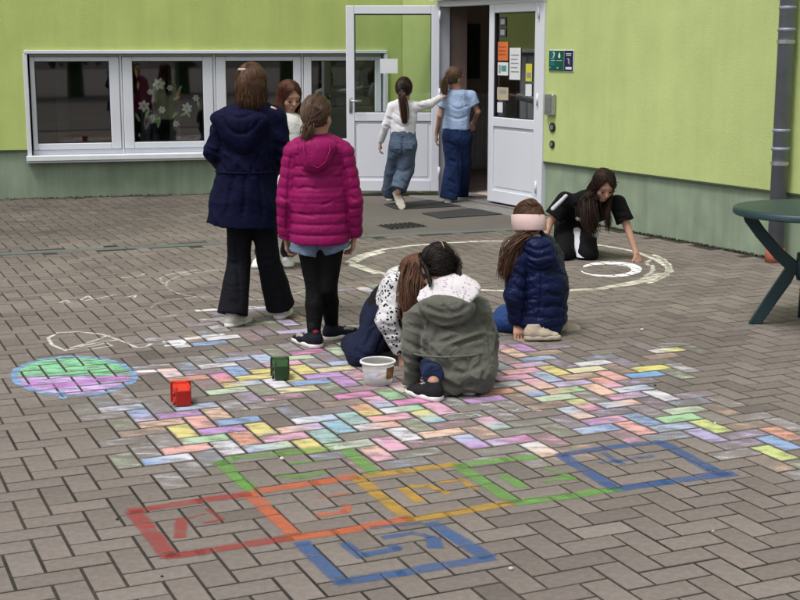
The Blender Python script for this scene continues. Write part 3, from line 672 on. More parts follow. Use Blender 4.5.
# pencil-thin scribbles on some stones
ch = Chalk()
for x, y in ((228, 447), (465, 416), (430, 436), (590, 370), (585, 366), (480, 405), (345, 447), (255, 433), (380, 425), (400, 441), (520, 410), (640, 415)):
    p = G(x, y)[:2]; P = [p + np.array([(i - 4) * .022, rng.uniform(-.03, .03)]) for i in range(9)]; ch = Chalk(); ch.line(P, .008, CC['w'], .8, 2); ch.build('scribble', mosaic)

def P_(*a): return [G(x, y)[:2] for x, y in a]
def drawing(name, label, strokes, group=None, w=.056, al=.72):
    ch = Chalk()
    for st in strokes:
        col, pts = st[0], st[1]; ch.line(P_(*pts), st[2] if len(st) > 2 else w, hexc(col), st[3] if len(st) > 3 else al, 1)
    o = ch.build(name, None, M_SPRAY); tag(o, label, 'chalk drawing', group); return o
HG = 'hopscotch boxes drawn in chalk'
red, ora, gre, yel, blu = '#984844', '#c06848', '#6c9c50', '#b28e40', '#42608f'
drawing('chalk_box', 'red chalk hopscotch box outline at the end of the row', [(red, [(133, 511), (200, 501), (247, 494)]), (red, [(134, 512), (169, 556)], .058), (red, [(169, 556), (200, 552), (288, 538)]), (red, [(180, 537), (181, 520)], .04), (red, [(208, 509), (222, 520)], .02), (red, [(222, 520), (205, 523)], .02), (red, [(186, 519), (205, 514)], .015, .5)], HG)
drawing('chalk_box', 'orange chalk hopscotch box between the red and yellow boxes', [(ora, [(248, 493), (296, 535)], .058), (ora, [(258, 491), (315, 483), (354, 477)], .058), (ora, [(288, 538), (335, 532), (408, 519)], .058), (ora, [(347, 505), (345, 512), (316, 516)], .035, .6), (ora, [(320, 497), (347, 494)], .03, .4)], HG)
drawing('chalk_box', 'green chalk hopscotch box above the red and orange boxes', [(gre, [(220, 462), (251, 489)], .058), (gre, [(218, 465), (235, 458), (282, 454), (330, 449)], .05, .6), (gre, [(346, 450), (373, 472)], .058), (gre, [(278, 475), (300, 477), (325, 472)], .04, .6), (gre, [(290, 464), (322, 461)], .03, .5), (gre, [(275, 452), (345, 445)], .03, .35)], HG)
drawing('chalk_box', 'yellow ochre chalk hopscotch box between orange and green', [(yel, [(357, 478), (409, 518)], .058), (yel, [(357, 478), (400, 472), (453, 465)], .05), (yel, [(409, 520), (447, 514), (510, 503)], .055), (yel, [(404, 489), (420, 501)], .05), (yel, [(410, 487), (428, 486), (440, 490), (448, 494)], .03), (yel, [(436, 483), (462, 480), (475, 490)], .03)], HG)
drawing('chalk_box', 'bright green chalk hopscotch box between yellow and blue', [(gre, [(458, 466), (514, 502)], .058), (gre, [(458, 466), (505, 460), (534, 457)], .055), (gre, [(514, 503), (570, 496), (616, 489)], .058), (gre, [(503, 475), (522, 487)], .05, .6), (gre, [(545, 468), (575, 478), (545, 481)], .03, .5)], HG)
drawing('chalk_box', 'blue chalk hopscotch box beyond the bright green one', [(blu, [(561, 455), (614, 488)], .058, .65), (blu, [(561, 455), (605, 448), (660, 442)], .05, .65), (blu, [(614, 489), (665, 482), (732, 474)], .058), (blu, [(662, 443), (712, 470), (725, 475)], .058), (blu, [(604, 453), (618, 462), (625, 465)], .03, .4), (blu, [(600, 463), (640, 458), (652, 456)], .03, .4)], HG)
drawing('chalk_box', 'single blue chalk hopscotch box set below the row', [(blu, [(302, 543), (342, 582)], .058), (blu, [(340, 582), (400, 573), (489, 558)], .058), (blu, [(432, 524), (487, 557)], .058), (blu, [(344, 543), (362, 557)], .04, .6), (blu, [(365, 555), (398, 549), (390, 545)], .035, .7), (blu, [(384, 538), (412, 533), (432, 537)], .03, .6), (blu, [(433, 538), (435, 547)], .05, .7), (blu, [(372, 528), (420, 523)], .03, .35)], HG)

def ell(cx, cy, rx, ry, a0, a1, n=36, j=0.): return [(cx + rx * math.cos(a0 + (a1 - a0) * i / n) + rng.gauss(0, j), cy + ry * math.sin(a0 + (a1 - a0) * i / n) + rng.gauss(0, j * .4)) for i in range(n + 1)]
T2 = 2 * math.pi; cr = '#dedccf'
big = [(376, 271), (364, 268), (353, 264), (351, 260), (362, 255), (385, 249), (415, 245.5), (450, 242.8), (490, 241), (530, 241), (570, 242.5), (605, 246), (632, 251), (655, 259), (668, 267), (670, 272), (655, 279), (630, 285), (600, 289), (565, 291.5), (530, 291.5), (490, 290.5), (450, 289), (410, 283), (376, 271)]
drawing('chalk_circle', 'big cream chalk circle around kneeling child in black shirt',
    [(cr, big[:16], .05, 1.0), (cr, big[15:], .04, 1.0), (cr, [(352, 262), (362, 257), (380, 252)], .10, 1.0), (cr, [(354, 265), (366, 269), (378, 273)], .09, 1.0)] +
    [(cr, ell(613 + q, 268 + q * .1, 56 - q, 19 - q * .25, -.75, .85, 20, 1.2), .03, 1.0) for q in (0, 5, 9)] + [(cr, ell(605, 268, 47, 18, -.5, .9, 16, 2.), .03, .6), (cr, [(545, 292), (600, 289), (640, 281), (660, 274)], .07, .7)])
ch = Chalk(); O_ = ell(611, 269.5, 31, 7.8, -2.75, 3.05, 44); I_ = ell(606.5, 270, 25, 5.3, -2.75, 3.05, 44)
for i in range(44): ch.poly(P_(O_[i], O_[i + 1], I_[i + 1], I_[i]), hexc('#e2e2e6'), 1.6, 2)
ch.build('chalk_crescent', None, M_SPRAY); tag(bpy.data.objects['chalk_crescent'], 'filled white chalk crescent by the hand of kneeling child', 'chalk drawing')
ch = Chalk(); ec, er = (74, 376), (59, 18.5)
for half, col in ((0, '#86c79c'), (1, '#c0a8d8')):
    a0, a1 = (math.pi, T2) if half == 0 else (0, math.pi)
    pts = ell(*ec, *er, a0, a1, 26)
    for i in range(26): ch.poly(P_((ec[0], ec[1] + (-.4 if half == 0 else .4)), pts[i], pts[i + 1]), hexc(col), .78, 0)
ring = [(x + rng.gauss(0, .5), y + rng.gauss(0, .3)) for x, y in ell(*ec, 60, 19.3, 0, T2, 40)]
ch.line(P_(*ring), .035, hexc('#88a8d0'), .75, 1); ch.line(P_((17, 378), (50, 376.5), (85, 374), (128, 370)), .02, hexc('#5a6460'), .6, 2)
ch.line(P_((60, 391), (64, 399)), .03, hexc('#88a8d0'), .7, 1); ch.line(P_((30, 384), (60, 386), (100, 380), (125, 377)), .09, hexc('#c486c8'), .5, 2)
o = ch.build('chalk_ball'); tag(o, 'chalk ball with green upper half and lilac lower half', 'chalk drawing')
wh = '#d5d3cc'
drawing('chalk_bubble', 'thin white chalk speech bubble full of scribble above the ball', [(wh, [(66, 351), (52, 345), (48, 338), (58, 333), (80, 332), (100, 334), (122, 341), (138, 348), (146, 347), (151, 344)], .02, .8), (wh, [(66, 350), (85, 344), (108, 336), (118, 340), (96, 343), (80, 347)], .018, .75), (wh, [(70, 350), (90, 347), (106, 343), (112, 346), (88, 350)], .015, .7)])
drawing('chalk_scribble', 'faint white chalk lettering scrawled on paving near the wall', [(wh, [(60, 303), (66, 300), (70, 303), (63, 304)], .018, .6), (wh, [(81, 300), (88, 296), (93, 299), (85, 301), (100, 298), (116, 295)], .018, .7), (wh, [(128, 297), (136, 295), (134, 298)], .018, .6), (wh, [(122, 278), (140, 276), (145, 274)], .016, .7), (wh, [(165, 275), (182, 273), (196, 270)], .016, .7), (wh, [(166, 317), (176, 315)], .016, .6), (wh, [(140, 285), (150, 284)], .014, .5)])
drawing('chalk_circle', 'thin white chalk circle around the feet of the standing group', [('#c8c6be', ell(238, 285, 72, 15, 0, T2, 40, .4), .016, .6), ('#c8c6be', ell(215, 280, 55, 10, 2.6, 5.2, 20, .4), .014, .6), ('#c8c6be', ell(230, 310, 80, 14, 3.3, 4.6, 14, .4), .012, .5)])
drawing('chalk_bar', 'thick white chalk bar on paving behind the standing girls shoes', [('#e2e2e6', [(198, 311), (225, 309), (271, 307)], .06, .9), ('#b8b0d8', [(215, 314), (240, 312), (268, 309)], .06, .5)])
drawing('chalk_stroke', 'straight white chalk stroke beside the green and lilac ball', [('#e4e4e8', [(134, 372), (176, 370)], .045, .8)])
drawing('chalk_stroke', 'white chalk flourish next to a blue stone beyond the ball', [('#e8e8ee', [(164, 342), (184, 341), (182, 345), (166, 346)], .03, .9), ('#e8e8ee', [(186, 339), (222, 335)], .06, .7)])

# ================================================================== SMALL THINGS ON THE GROUND
def toy_bin(px, py, yaw, colr, label, s=1.):
    p = G(px, py); t = empty('toy_bin', (p[0], p[1], 0)); tag(t, label, 'toy bin')
    mt = mk('bin_plastic', colr, rough=.38, var=.08, scale=30, bump=.05, spec=.45)
    dk = mk('bin_plastic_dark', tuple(c * .6 for c in colr), rough=.4, var=.08, scale=30, bump=.05)
    f = np.array([math.sin(yaw), -math.cos(yaw), 0]); r = np.array([math.cos(yaw), math.sin(yaw), 0]); o = np.array([p[0], p[1], 0])
    def sec(y, w, h, z0): return [o - f * y + r * (sx * w / 2) + ZZ * z for sx, z in ((-1, z0), (1, z0), (1, z0 + h), (-1, z0 + h))]
    S = [sec(y, w * s, h * s, z * s) for y, w, h, z in ((.0, .060, .066, .006), (.10 * s, .078, .084, .003))]
    m = MB(); m.add(S[0] + S[1], [(0, 1, 2, 3), (5, 4, 7, 6), (0, 4, 5, 1), (1, 5, 6, 2), (2, 6, 7, 3), (3, 7, 4, 0)]); b_ = m.build('body', mt, t)
    bv = b_.modifiers.new('bevel', 'BEVEL'); bv.width = .008; bv.segments = 3
    m = MB(); m.box(o - f * .10 * s, (r, -f, ZZ), (-.046 * s, 0.001, -.0), (.046 * s, .012 * s, .094 * s), .004); m.build('lid', dk, t)
    # raised ribs round the upper face, bottom plate toward the viewer
    m = MB(); m.box(o - f * .004, (r, -f, ZZ), (-.033 * s, -.006, .004), (.033 * s, .003, .074 * s), .003); m.build('base_plate', dk, t)
    m = MB()
    for sx in (-1, 1): m.box(o + r * sx * .030 * s, (r, -f, ZZ), (-.003, .008 * s, .066 * s), (.003, .098 * s, .088 * s), .0015)
    m.box(o, (r, -f, ZZ), (-.026 * s, .090 * s, .08 * s), (.026 * s, .097 * s, .093 * s), .002); m.build('rib', mt, t)
    for zz in (.02, .06):
        c = o - f * .012 - r * (.036 * s) + ZZ * zz * s
        m = MB(); m.tube([c, c - r * .010], .012 * s, 14); m.build('wheel', M_BLACK if colr[1] > colr[0] else dk, t, True)
toy_bin(184, 407, rad(16), hexc('#c22a1e'), 'small red plastic toy wheelie bin lying on the paving', .98)
toy_bin(282, 381, rad(10), hexc('#2c4a2a'), 'small dark green plastic toy wheelie bin lying among the chalk', .98)
# bucket of chalk
bp_ = G(378, 384); t = empty('bucket', (bp_[0], bp_[1], 0)); tag(t, 'translucent white plastic tub holding chalk sticks beside kneeling child', 'tub')
MT = bpy.data.materials.new('frosted_plastic'); MT.use_nodes = True; b_ = bsdf(MT); b_.inputs['Base Color'].default_value = (.88, .89, .87, 1); b_.inputs['Roughness'].default_value = .35; b_.inputs['Transmission Weight'].default_value = 0
nt = MT.node_tree; tr = nt.nodes.new('ShaderNodeBsdfTransparent'); tl = nt.nodes.new('ShaderNodeBsdfTranslucent'); tl.inputs[0].default_value = (.8, .8, .78, 1); mx = nt.nodes.new('ShaderNodeMixShader'); mx2 = nt.nodes.new('ShaderNodeMixShader'); mx.inputs[0].default_value = .70; mx2.inputs[0].default_value = .6
nt.links.new(b_.outputs[0], mx2.inputs[1]); nt.links.new(tl.outputs[0], mx2.inputs[2]); nt.links.new(tr.outputs[0], mx.inputs[2]); nt.links.new(mx2.outputs[0], mx.inputs[1]); nt.links.new(mx.outputs[0], nt.nodes['Material Output'].inputs[0])
c0 = np.array([bp_[0], bp_[1], .003])
m = MB(); m.lathe(c0, [(.002, .004), (.062, .004), (.066, .012), (.076, .105), (.0745, .105), (.064, .014), (.002, .008)], 32); m.build('tub', MT, t, True)
m = MB(); m.lathe(c0, [(.0765, .098), (.083, .099), (.084, .106), (.081, .110), (.0745, .110), (.0745, .106)], 32); m.build('rim', mk('frosted_rim', (.7, .71, .69), rough=.35, bump=0), t, True)
m = MB(); P = []
for i in range(9):
    a = rad(-58 + i * 5.5)
    for z in (.032, .088):
        r = .0675 + (z - .012) / .093 * .010 + .0012; P.append(c0 + np.array([r * math.cos(a), r * math.sin(a), z]))
m.add(P, [(2 * i, 2 * i + 2, 2 * i + 3, 2 * i + 1) for i in range(8)])
m.build('sticker', mk('sticker', (.30, .16, .07), rough=.5, var=.6, scale=50, bump=0), t, True)
for i in range(16):
    q = c0 + np.array([rng.uniform(-.035, .035), rng.uniform(-.035, .035), .018 + .004 * i * .55]); a = rng.uniform(0, 6.28); e = rng.uniform(-.25, .25); dd = np.array([math.cos(a), math.sin(a), e]) * .019
    m = MB(); m.tube([q - dd, q + dd], .0085, 8); ck = rng.choice(['w', 'lb', 'p', 'b', 'l', 'v', 'y']); st = m.build('chalk_stick', mk('chalk_stick', CC[ck], rough=1, bump=0)); tag(st, 'short %s chalk stick lying in the translucent tub' % dict(w='white', lb='pale blue', p='pink', b='blue', l='lilac', v='violet', y='yellow')[ck], 'chalk', 'chalk sticks in the tub')
# stray chalk and pebbles
for x, y, r, c, lb in ((511, 570, .009, (.42, .4, .38), 'white pebble on bare paving beyond the single blue box'), (335, 300, .02, (.75, .73, .7), 'lump of white chalk on paving beside the legs in black tights'), (642, 331, .014, (.4, .37, .34), 'small grey stone on paving toward the garden table'), (715, 424, .007, (.6, .6, .6), 'tiny white chalk crumb beside the yellow green stone'), (282, 460, .011, (.55, .42, .36), 'pinkish pebble inside the green hopscotch box'), (713, 532, .006, (.4, .38, .35), 'tiny pale pebble on bare paving past the blue box'), (117, 520, .006, (.04, .04, .04), 'dark curled leaf scrap on paving beside red box'), (162, 577, .005, (.04, .04, .04), 'dark crumb on paving below the red box'), (655, 386, .008, (.06, .06, .06), 'dark crumb on paving by the white coloured stone')):
    p = G(x, y); V = []; nn = 7
    for j, (zz, rr) in enumerate(((0, .7), (.45, 1), (.9, .75), (1.1, .25))):
        for i in range(nn): a = T2 * i / nn; q = r * rr * rng.uniform(.8, 1.15); V.append((p[0] + q * math.cos(a), p[1] + q * math.sin(a) * .8, .0005 + zz * r))
    Fc = [(j * nn + i, j * nn + (i + 1) % nn, (j + 1) * nn + (i + 1) % nn, (j + 1) * nn + i) for j in range(3) for i in range(nn)] + [tuple(range(3 * nn, 4 * nn)), tuple(range(nn))[::-1]]
    o = mesh('pebble', V, Fc, mk('pebble', c, rough=.9, bump=.2), None, True); tag(o, lb, 'pebble')
# leaf litter and moss along the foot of the walls (too fine to count)
V = []; Q = []
for i in range(1500):
    if i % 3: u = rng.uniform(2.7, 6.2); p = CORNER + UR * u + NR * (-.02 + abs(rng.gauss(0, .018)))
    else: u = rng.uniform(.4, 6.5); p = CORNER + UL * u + NL * (-.025 + abs(rng.gauss(0, .02)))
    s = rng.uniform(.004, .012); n0 = len(V); h = rng.uniform(.003, .016)
    for k in range(4): a = T2 * (k + rng.random() * .5) / 4; V.append((p[0] + s * math.cos(a), p[1] + s * math.sin(a), h * (k % 2) + .001))
    Q.append([n0, n0 + 1, n0 + 2, n0 + 3])
o = fastmesh('litter', V, Q, mk('litter', (.035, .035, .022), rough=1, var=.5, scale=60, bump=0)); tag(o, 'dark leaf litter along the foot of the walls', 'litter', kind='stuff')

# ================================================================== GARDEN TABLE
tc_ = np.array([2.245, 7.33, 0]); tz = .665
t = empty('garden_table', tuple(tc_)); tag(t, 'dark green plastic garden table with splayed K shaped legs by wall', 'table')
m = MB(); m.lathe(tc_, [(.01, tz), (.385, tz), (.402, tz - .003), (.41, tz - .012), (.41, tz - .036), (.402, tz - .042), (.39, tz - .042), (.388, tz - .02), (.01, tz - .02)], 56); m.build('table_top', M_TABLE, t, True).modifiers.new('e', 'EDGE_SPLIT').split_angle = rad(50)
for k in range(4):
    a = rad(166 + 90 * k); dv = np.array([math.cos(a), math.sin(a), 0]); sd = np.array([-dv[1], dv[0], 0]); m = MB()
    prof = [(.335, tz - .021, .03), (.315, tz - .07, .033), (.255, tz - .15, .032), (.15, .40, .034), (.075, .335, .042), (.11, .26, .036), (.17, .16, .034), (.262, .0, .036)]
    P = []
    for i, (r, z, w) in enumerate(prof):
        q0 = prof[max(i - 1, 0)]; q1 = prof[min(i + 1, len(prof) - 1)]; tg = np.array([q1[0] - q0[0], q1[1] - q0[1]]); tg /= np.linalg.norm(tg); nn = np.array([-tg[1], tg[0]])
        if i in (0, len(prof) - 1): nn = np.array([1 if nn[0] > 0 else -1, 0.])
        for e, b_ in ((-1, -1), (1, -1), (1, 1), (-1, 1)):
            c = tc_ + dv * (r + nn[0] * w * e) + ZZ * (z + nn[1] * w * e) + sd * .021 * b_; P.append(c)
    m.add(P, [(i * 4 + q, i * 4 + (q + 1) % 4, i * 4 + 4 + (q + 1) % 4, i * 4 + 4 + q) for i in range(len(prof) - 1) for q in range(4)] + [(3, 2, 1, 0), tuple(range(len(P) - 4, len(P)))])
    lg = m.build('leg', M_TABLE, t); bv = lg.modifiers.new('bevel', 'BEVEL'); bv.width = .006; bv.segments = 2
m = MB(); m.lathe(tc_, [(.01, .42), (.055, .41), (.06, .30), (.05, .26), (.01, .255)], 20); m.build('hub', M_TABLE, t, True)
# ================================================================== PEOPLE: distance fields turned into meshes
f32 = np.float32
def N_(v): v = np.asarray(v, float); return v / (np.linalg.norm(v) + 1e-9)
def smin(a, b, k):
    if k <= 0: return np.minimum(a, b)
    h = np.clip(.5 + .5 * (b - a) / k, 0, 1); return b + (a - b) * h - k * h * (1 - h)
class Field:
    def __init__(s, disp=None): s.pr = []; s.disp = disp; s.cuts = []; s.cr = []
    def cone(s, a, b, ra, rb=None, k=.02, flat=False, q=None):
        rb = ra if rb is None else rb; a = np.array(a, float); b = np.array(b, float)
        s.pr.append(('c', a, b, ra, rb, k, flat, q, np.minimum(a, b) - max(ra, rb), np.maximum(a, b) + max(ra, rb))); return s
    def chain(s, pts, rs, k=.02, flat=False, q=None):
        for i in range(len(pts) - 1): s.cone(pts[i], pts[i + 1], rs[i], rs[i + 1], k, flat and i == len(pts) - 2, q)
        return s
    def econe(s, a, b, A, Bb, side, k=.02, flat=False, q=None):   # elliptical section: (half width, half depth) at both ends
        a = np.array(a, float); b = np.array(b, float); r = max(*A, *Bb)
        s.pr.append(('e', a, b, A, Bb, k, flat, q, np.minimum(a, b) - r, np.maximum(a, b) + r, N_(side))); return s
    def ell(s, c, r, fr=None, k=.02):                 # fr: three axes
        c = np.array(c, float); fr = np.eye(3) if fr is None else np.array(fr); R = max(r)
        s.pr.append(('l', c, np.array(r, float), fr, None, k, None, None, c - R, c + R)); return s
    def cut(s, o, n): s.cuts.append((np.array(o, float), N_(n))); return s
    def ev(s, P):
        d = None
        for p in s.pr:
            if p[0] == 'l':
                q = (P - p[1].astype(f32)) @ p[3].T.astype(f32) / p[2].astype(f32); di = (np.sqrt((q * q).sum(1)) - 1) * f32(p[2].min())
            else:
                a, b = p[1].astype(f32), p[2].astype(f32); ab = b - a; L = f32(np.linalg.norm(ab)); ax = ab / L; w = P - a; sx = w @ ax; t = np.clip(sx / L, 0, 1)
                if p[0] == 'c':
                    r = p[3] + (p[4] - p[3]) * t; v = w - t[:, None] * ab; di = np.sqrt((v * v).sum(1)) - r
                else:
                    sd = p[10] - ax * (p[10] @ ax); sd = (sd / np.linalg.norm(sd)).astype(f32); fr = np.cross(ax, sd).astype(f32)
                    W = p[3][0] + (p[4][0] - p[3][0]) * t; D = p[3][1] + (p[4][1] - p[3][1]) * t; v = w - t[:, None] * ab; mn = np.minimum(W, D)
                    u_ = v @ sd / W; v_ = v @ fr / D; e_ = (v @ ax) / mn; di = (np.sqrt(u_ * u_ + v_ * v_ + e_ * e_) - 1) * mn
                if p[7]:                              # stitched channels along the piece
                    am, sp = p[7][0], p[7][1]; xx = ((sx / sp) % 1 - .5) * sp; di = di + am * np.exp(-(xx / .0075) ** 2) - am * .14 * np.cos(2 * np.pi * xx / sp + np.pi)
                if p[6]: di = np.maximum(di, sx - L)
            d = di if d is None else smin(d, di, p[5])
        for o, n in s.cuts: d = np.maximum(d, (P - o.astype(f32)) @ n.astype(f32))
        if s.disp is not None: d = d + s.disp(P)
        for a, b, am, sg in s.cr:                     # creases (am > 0) and ridges (am < 0) sewn or folded along a line
            lo = np.minimum(a, b) - 3 * sg; hi = np.maximum(a, b) + 3 * sg; ix = np.nonzero(((P > lo) & (P < hi)).all(1))[0]
            if len(ix) == 0: continue
            w = P[ix] - a; ab = b - a; t = np.clip(w @ ab / (ab @ ab), 0, 1); v = w - t[:, None] * ab; d[ix] += am * np.exp(-(v * v).sum(1) / (sg * sg))
        return d.astype(f32)
    def hit(s, px, py, Y):                            # where the sight line through a pixel meets this surface
        r = ray(px, py); t = np.linspace((Y - .6) / r[1], (Y + .5) / r[1], 450); P = (np.array([0, 0, CAM_H]) + t[:, None] * r).astype(f32); d = s.ev(P); k = np.nonzero(d < 0)[0]
        return P[k[0]] if len(k) else None
    def fold(s, Y, lines, am=.007, sg=.009):
        new = []
        for L in lines:
            pts = smooth_path([(x, y, 0) for x, y in L], max(4, 3 * len(L))); H_ = [s.hit(p[0], p[1], Y) for p in pts]
            for a, b in zip(H_[:-1], H_[1:]):
                if a is not None and b is not None and np.linalg.norm(a - b) < .12: new.append((a.astype(f32), (b + 1e-5).astype(f32), am, sg))
        s.cr += new; return s
    def mesh(s, h):
        lo = np.min([p[8] for p in s.pr], 0) - 4 * h - .01; hi = np.max([p[9] for p in s.pr], 0) + 4 * h + .01
        nb = np.ceil((hi - lo) / (4 * h)).astype(int) + 1; n = nb * 4
        g = [lo[i] + (np.arange(nb[i]) * 4 + 1.5) * h for i in range(3)]
        C_ = np.stack(np.meshgrid(*g, indexing='ij'), -1).reshape(-1, 3).astype(f32); dc = s.ev(C_)
        act = np.abs(dc) < 4 * h * 1.25 + .012
        D = np.repeat(np.repeat(np.repeat(dc.reshape(nb), 4, 0), 4, 1), 4, 2)
        ai = np.argwhere(act.reshape(nb)); off = np.stack(np.meshgrid(*[np.arange(4)] * 3, indexing='ij'), -1).reshape(-1, 3)
        I = (ai[:, None, :] * 4 + off[None]).reshape(-1, 3)
        D[I[:, 0], I[:, 1], I[:, 2]] = s.ev((lo + I * h).astype(f32))
        neg = D < 0
        c = [neg[i:n[0] - 1 + i, j:n[1] - 1 + j, k:n[2] - 1 + k] for i in (0, 1) for j in (0, 1) for k in (0, 1)]
        cnt = sum(x.astype(np.int8) for x in c); cell = (cnt > 0) & (cnt < 8); ci = np.argwhere(cell)
        vid = -np.ones(cell.shape, np.int32); vid[cell] = np.arange(len(ci))
        acc = np.zeros((len(ci), 3), f32); num = np.zeros(len(ci), f32)
        val = {}
        for i in (0, 1):
            for j in (0, 1):
                for k in (0, 1): val[i, j, k] = D[ci[:, 0] + i, ci[:, 1] + j, ci[:, 2] + k]
        for ax in range(3):
            o1, o2 = [q for q in range(3) if q != ax]
            for e1 in (0, 1):
                for e2 in (0, 1):
                    A = [0] * 3; A[o1] = e1; A[o2] = e2; Bq = list(A); Bq[ax] = 1; va, vb = val[tuple(A)], val[tuple(Bq)]
                    cr = (va < 0) != (vb < 0); t = np.where(cr, va / np.where(cr, va - vb, 1), 0)
                    pt = np.zeros((len(ci), 3), f32); pt[:, o1] = e1; pt[:, o2] = e2; pt[:, ax] = t; acc += pt * cr[:, None]; num += cr
        V = lo + (ci + acc / num[:, None]) * h
        Q = []
        for ax in range(3):
            o1, o2 = [(1, 2), (2, 0), (0, 1)][ax]
            sl0 = [slice(None)] * 3; sl1 = [slice(None)] * 3; sl0[ax] = slice(0, -1); sl1[ax] = slice(1, None)
            ch = neg[tuple(sl0)] != neg[tuple(sl1)]; ei = np.argwhere(ch)
            ei = ei[(ei[:, o1] > 0) & (ei[:, o2] > 0) & (ei[:, 0] < n[0] - 1) & (ei[:, 1] < n[1] - 1) & (ei[:, 2] < n[2] - 1)]
            def vv(d1, d2): q = ei.copy(); q[:, o1] -= d1; q[:, o2] -= d2; return vid[q[:, 0], q[:, 1], q[:, 2]]
            quad = np.stack([vv(1, 1), vv(0, 1), vv(0, 0), vv(1, 0)], 1); fl = neg[ei[:, 0], ei[:, 1], ei[:, 2]]
            quad[~fl] = quad[~fl][:, ::-1]; Q.append(quad)
        Q = np.concatenate(Q); return V, Q[(Q >= 0).all(1)]
def folds(amp, f=14., seed=0, dirz=.5):               # wandering cloth folds
    r = np.random.default_rng(seed); K = [(N_(r.normal(0, 1, 3) * np.array([1, 1, dirz])) * f * s_, r.uniform(0, 6.28), w_) for s_, w_ in ((1, .5), (1.7, .3), (2.9, .2), (.6, .5))]; W = [(N_(r.normal(0, 1, 3)) * f * .8, r.uniform(0, 6.28)) for _ in range(3)]
    def fn(P):
        wp = sum(np.sin(P @ w.astype(f32) + p) for w, p in W) * .9
        return sum(a * (.34 - 1.5 * (1 - np.abs(np.sin(P @ k.astype(f32) + p + wp))) ** 2) for k, p, a in K).astype(f32) * f32(amp * .62)
    return fn
LASTP = {}
def put(name, fld, h, mat, parent, label=None):
    V, Q = fld.mesh(h); o = fastmesh(name, V, Q, mat, parent); LASTP[parent.name] = o
    if label: o['label'] = label
    return o

# ---- cloth, skin and hair materials
def cloth(name, col, rough=.85, bump=.25, bscale=350., sheen=0., var=.1, spec=.12, wr=.0016): return mk(name, col, rough=rough, var=var, scale=9, bump=bump, bscale=bscale, spec=spec, sheen=sheen, bdist=.003, wr=wr, wscale=15)
def denim(name, col): 
    m = mk(name, col, rough=.9, var=.22, scale=9, bump=.4, bscale=500, spec=.15, var2=.2, scale2=4, wr=.0025, wscale=18); return m
def skin_mat(col):
    m = mk('skin', col, rough=.55, var=.06, scale=14, bump=.06, bscale=300, spec=.3); b = bsdf(m); b.inputs['Subsurface Weight'].default_value = .12; b.inputs['Subsurface Radius'].default_value = (.02, .008, .005); b.inputs['Subsurface Scale'].default_value = .3; return m
SKIN = skin_mat((.40, .225, .16)); SKIN2 = skin_mat((.36, .20, .14))
LIP = mk('lip', (.30, .135, .105), rough=.5, bump=0); EYE = mk('eye', (.03, .02, .018), rough=.2, bump=0); EYEW = mk('eye_white', (.6, .58, .56), rough=.3, bump=0)
def hair_mat(name, col):
    m = mk(name, tuple(c * .72 for c in col), rough=.5, var=.15, scale=30, bump=0, spec=.2)
    def f(nt, src):
        at = nt.nodes.new('ShaderNodeAttribute'); at.attribute_name = 'tone'; s = nt.nodes.new('ShaderNodeVectorMath'); s.operation = 'SCALE'; nt.links.new(src, s.inputs[0]); nt.links.new(at.outputs['Fac'], s.inputs['Scale']); return s.outputs[0]
    recolor(m, f); return m
SOLE_W = mk('rubber_white', (.68, .67, .64), rough=.6, var=.1, scale=40, bump=.1); SOLE_B = mk('rubber_beige', (.42, .37, .30), rough=.75, var=.15, scale=40, bump=.2, bscale=300); SOLE_G = mk('rubber_grey', (.40, .36, .31), rough=.75, var=.2, scale=60, bump=.2, bscale=300)

class Head:
    def __init__(s, c, f, up=(0, 0, 1), s_=1.):
        s.c = np.array(c, float); s.f = N_(f); s.r = N_(np.cross(s.f, up)); s.u = np.cross(s.r, s.f); s.s = s_; s.fr = np.array([s.r, s.f, s.u])
    def at(s, r, f, u): return s.c + (s.r * r + s.f * f + s.u * u) * s.s
def add_head(F, H):
    s = H.s
    F.ell(H.at(0, -.008, .018), np.array((.070, .088, .086)) * s, H.fr, .01)
    F.ell(H.at(0, .022, -.042), np.array((.054, .060, .060)) * s, H.fr, .03)
    F.ell(H.at(0, .062, -.084), np.array((.022, .018, .018)) * s, H.fr, .025)
    F.ell(H.at(0, .066, .030), np.array((.046, .016, .012)) * s, H.fr, .02)
    for sg in (-1, 1):
        F.ell(H.at(.032 * sg, .062, -.022), np.array((.020, .016, .018)) * s, H.fr, .02)
        F.ell(H.at(.071 * sg, -.012, -.008), np.array((.010, .019, .029)) * s, H.fr, .008)
    F.cone(H.at(0, .080, .012), H.at(0, .098, -.020), .006 * s, .0115 * s, .014)
    F.ell(H.at(0, .080, -.050), np.array((.022, .011, .009)) * s, H.fr, .012)
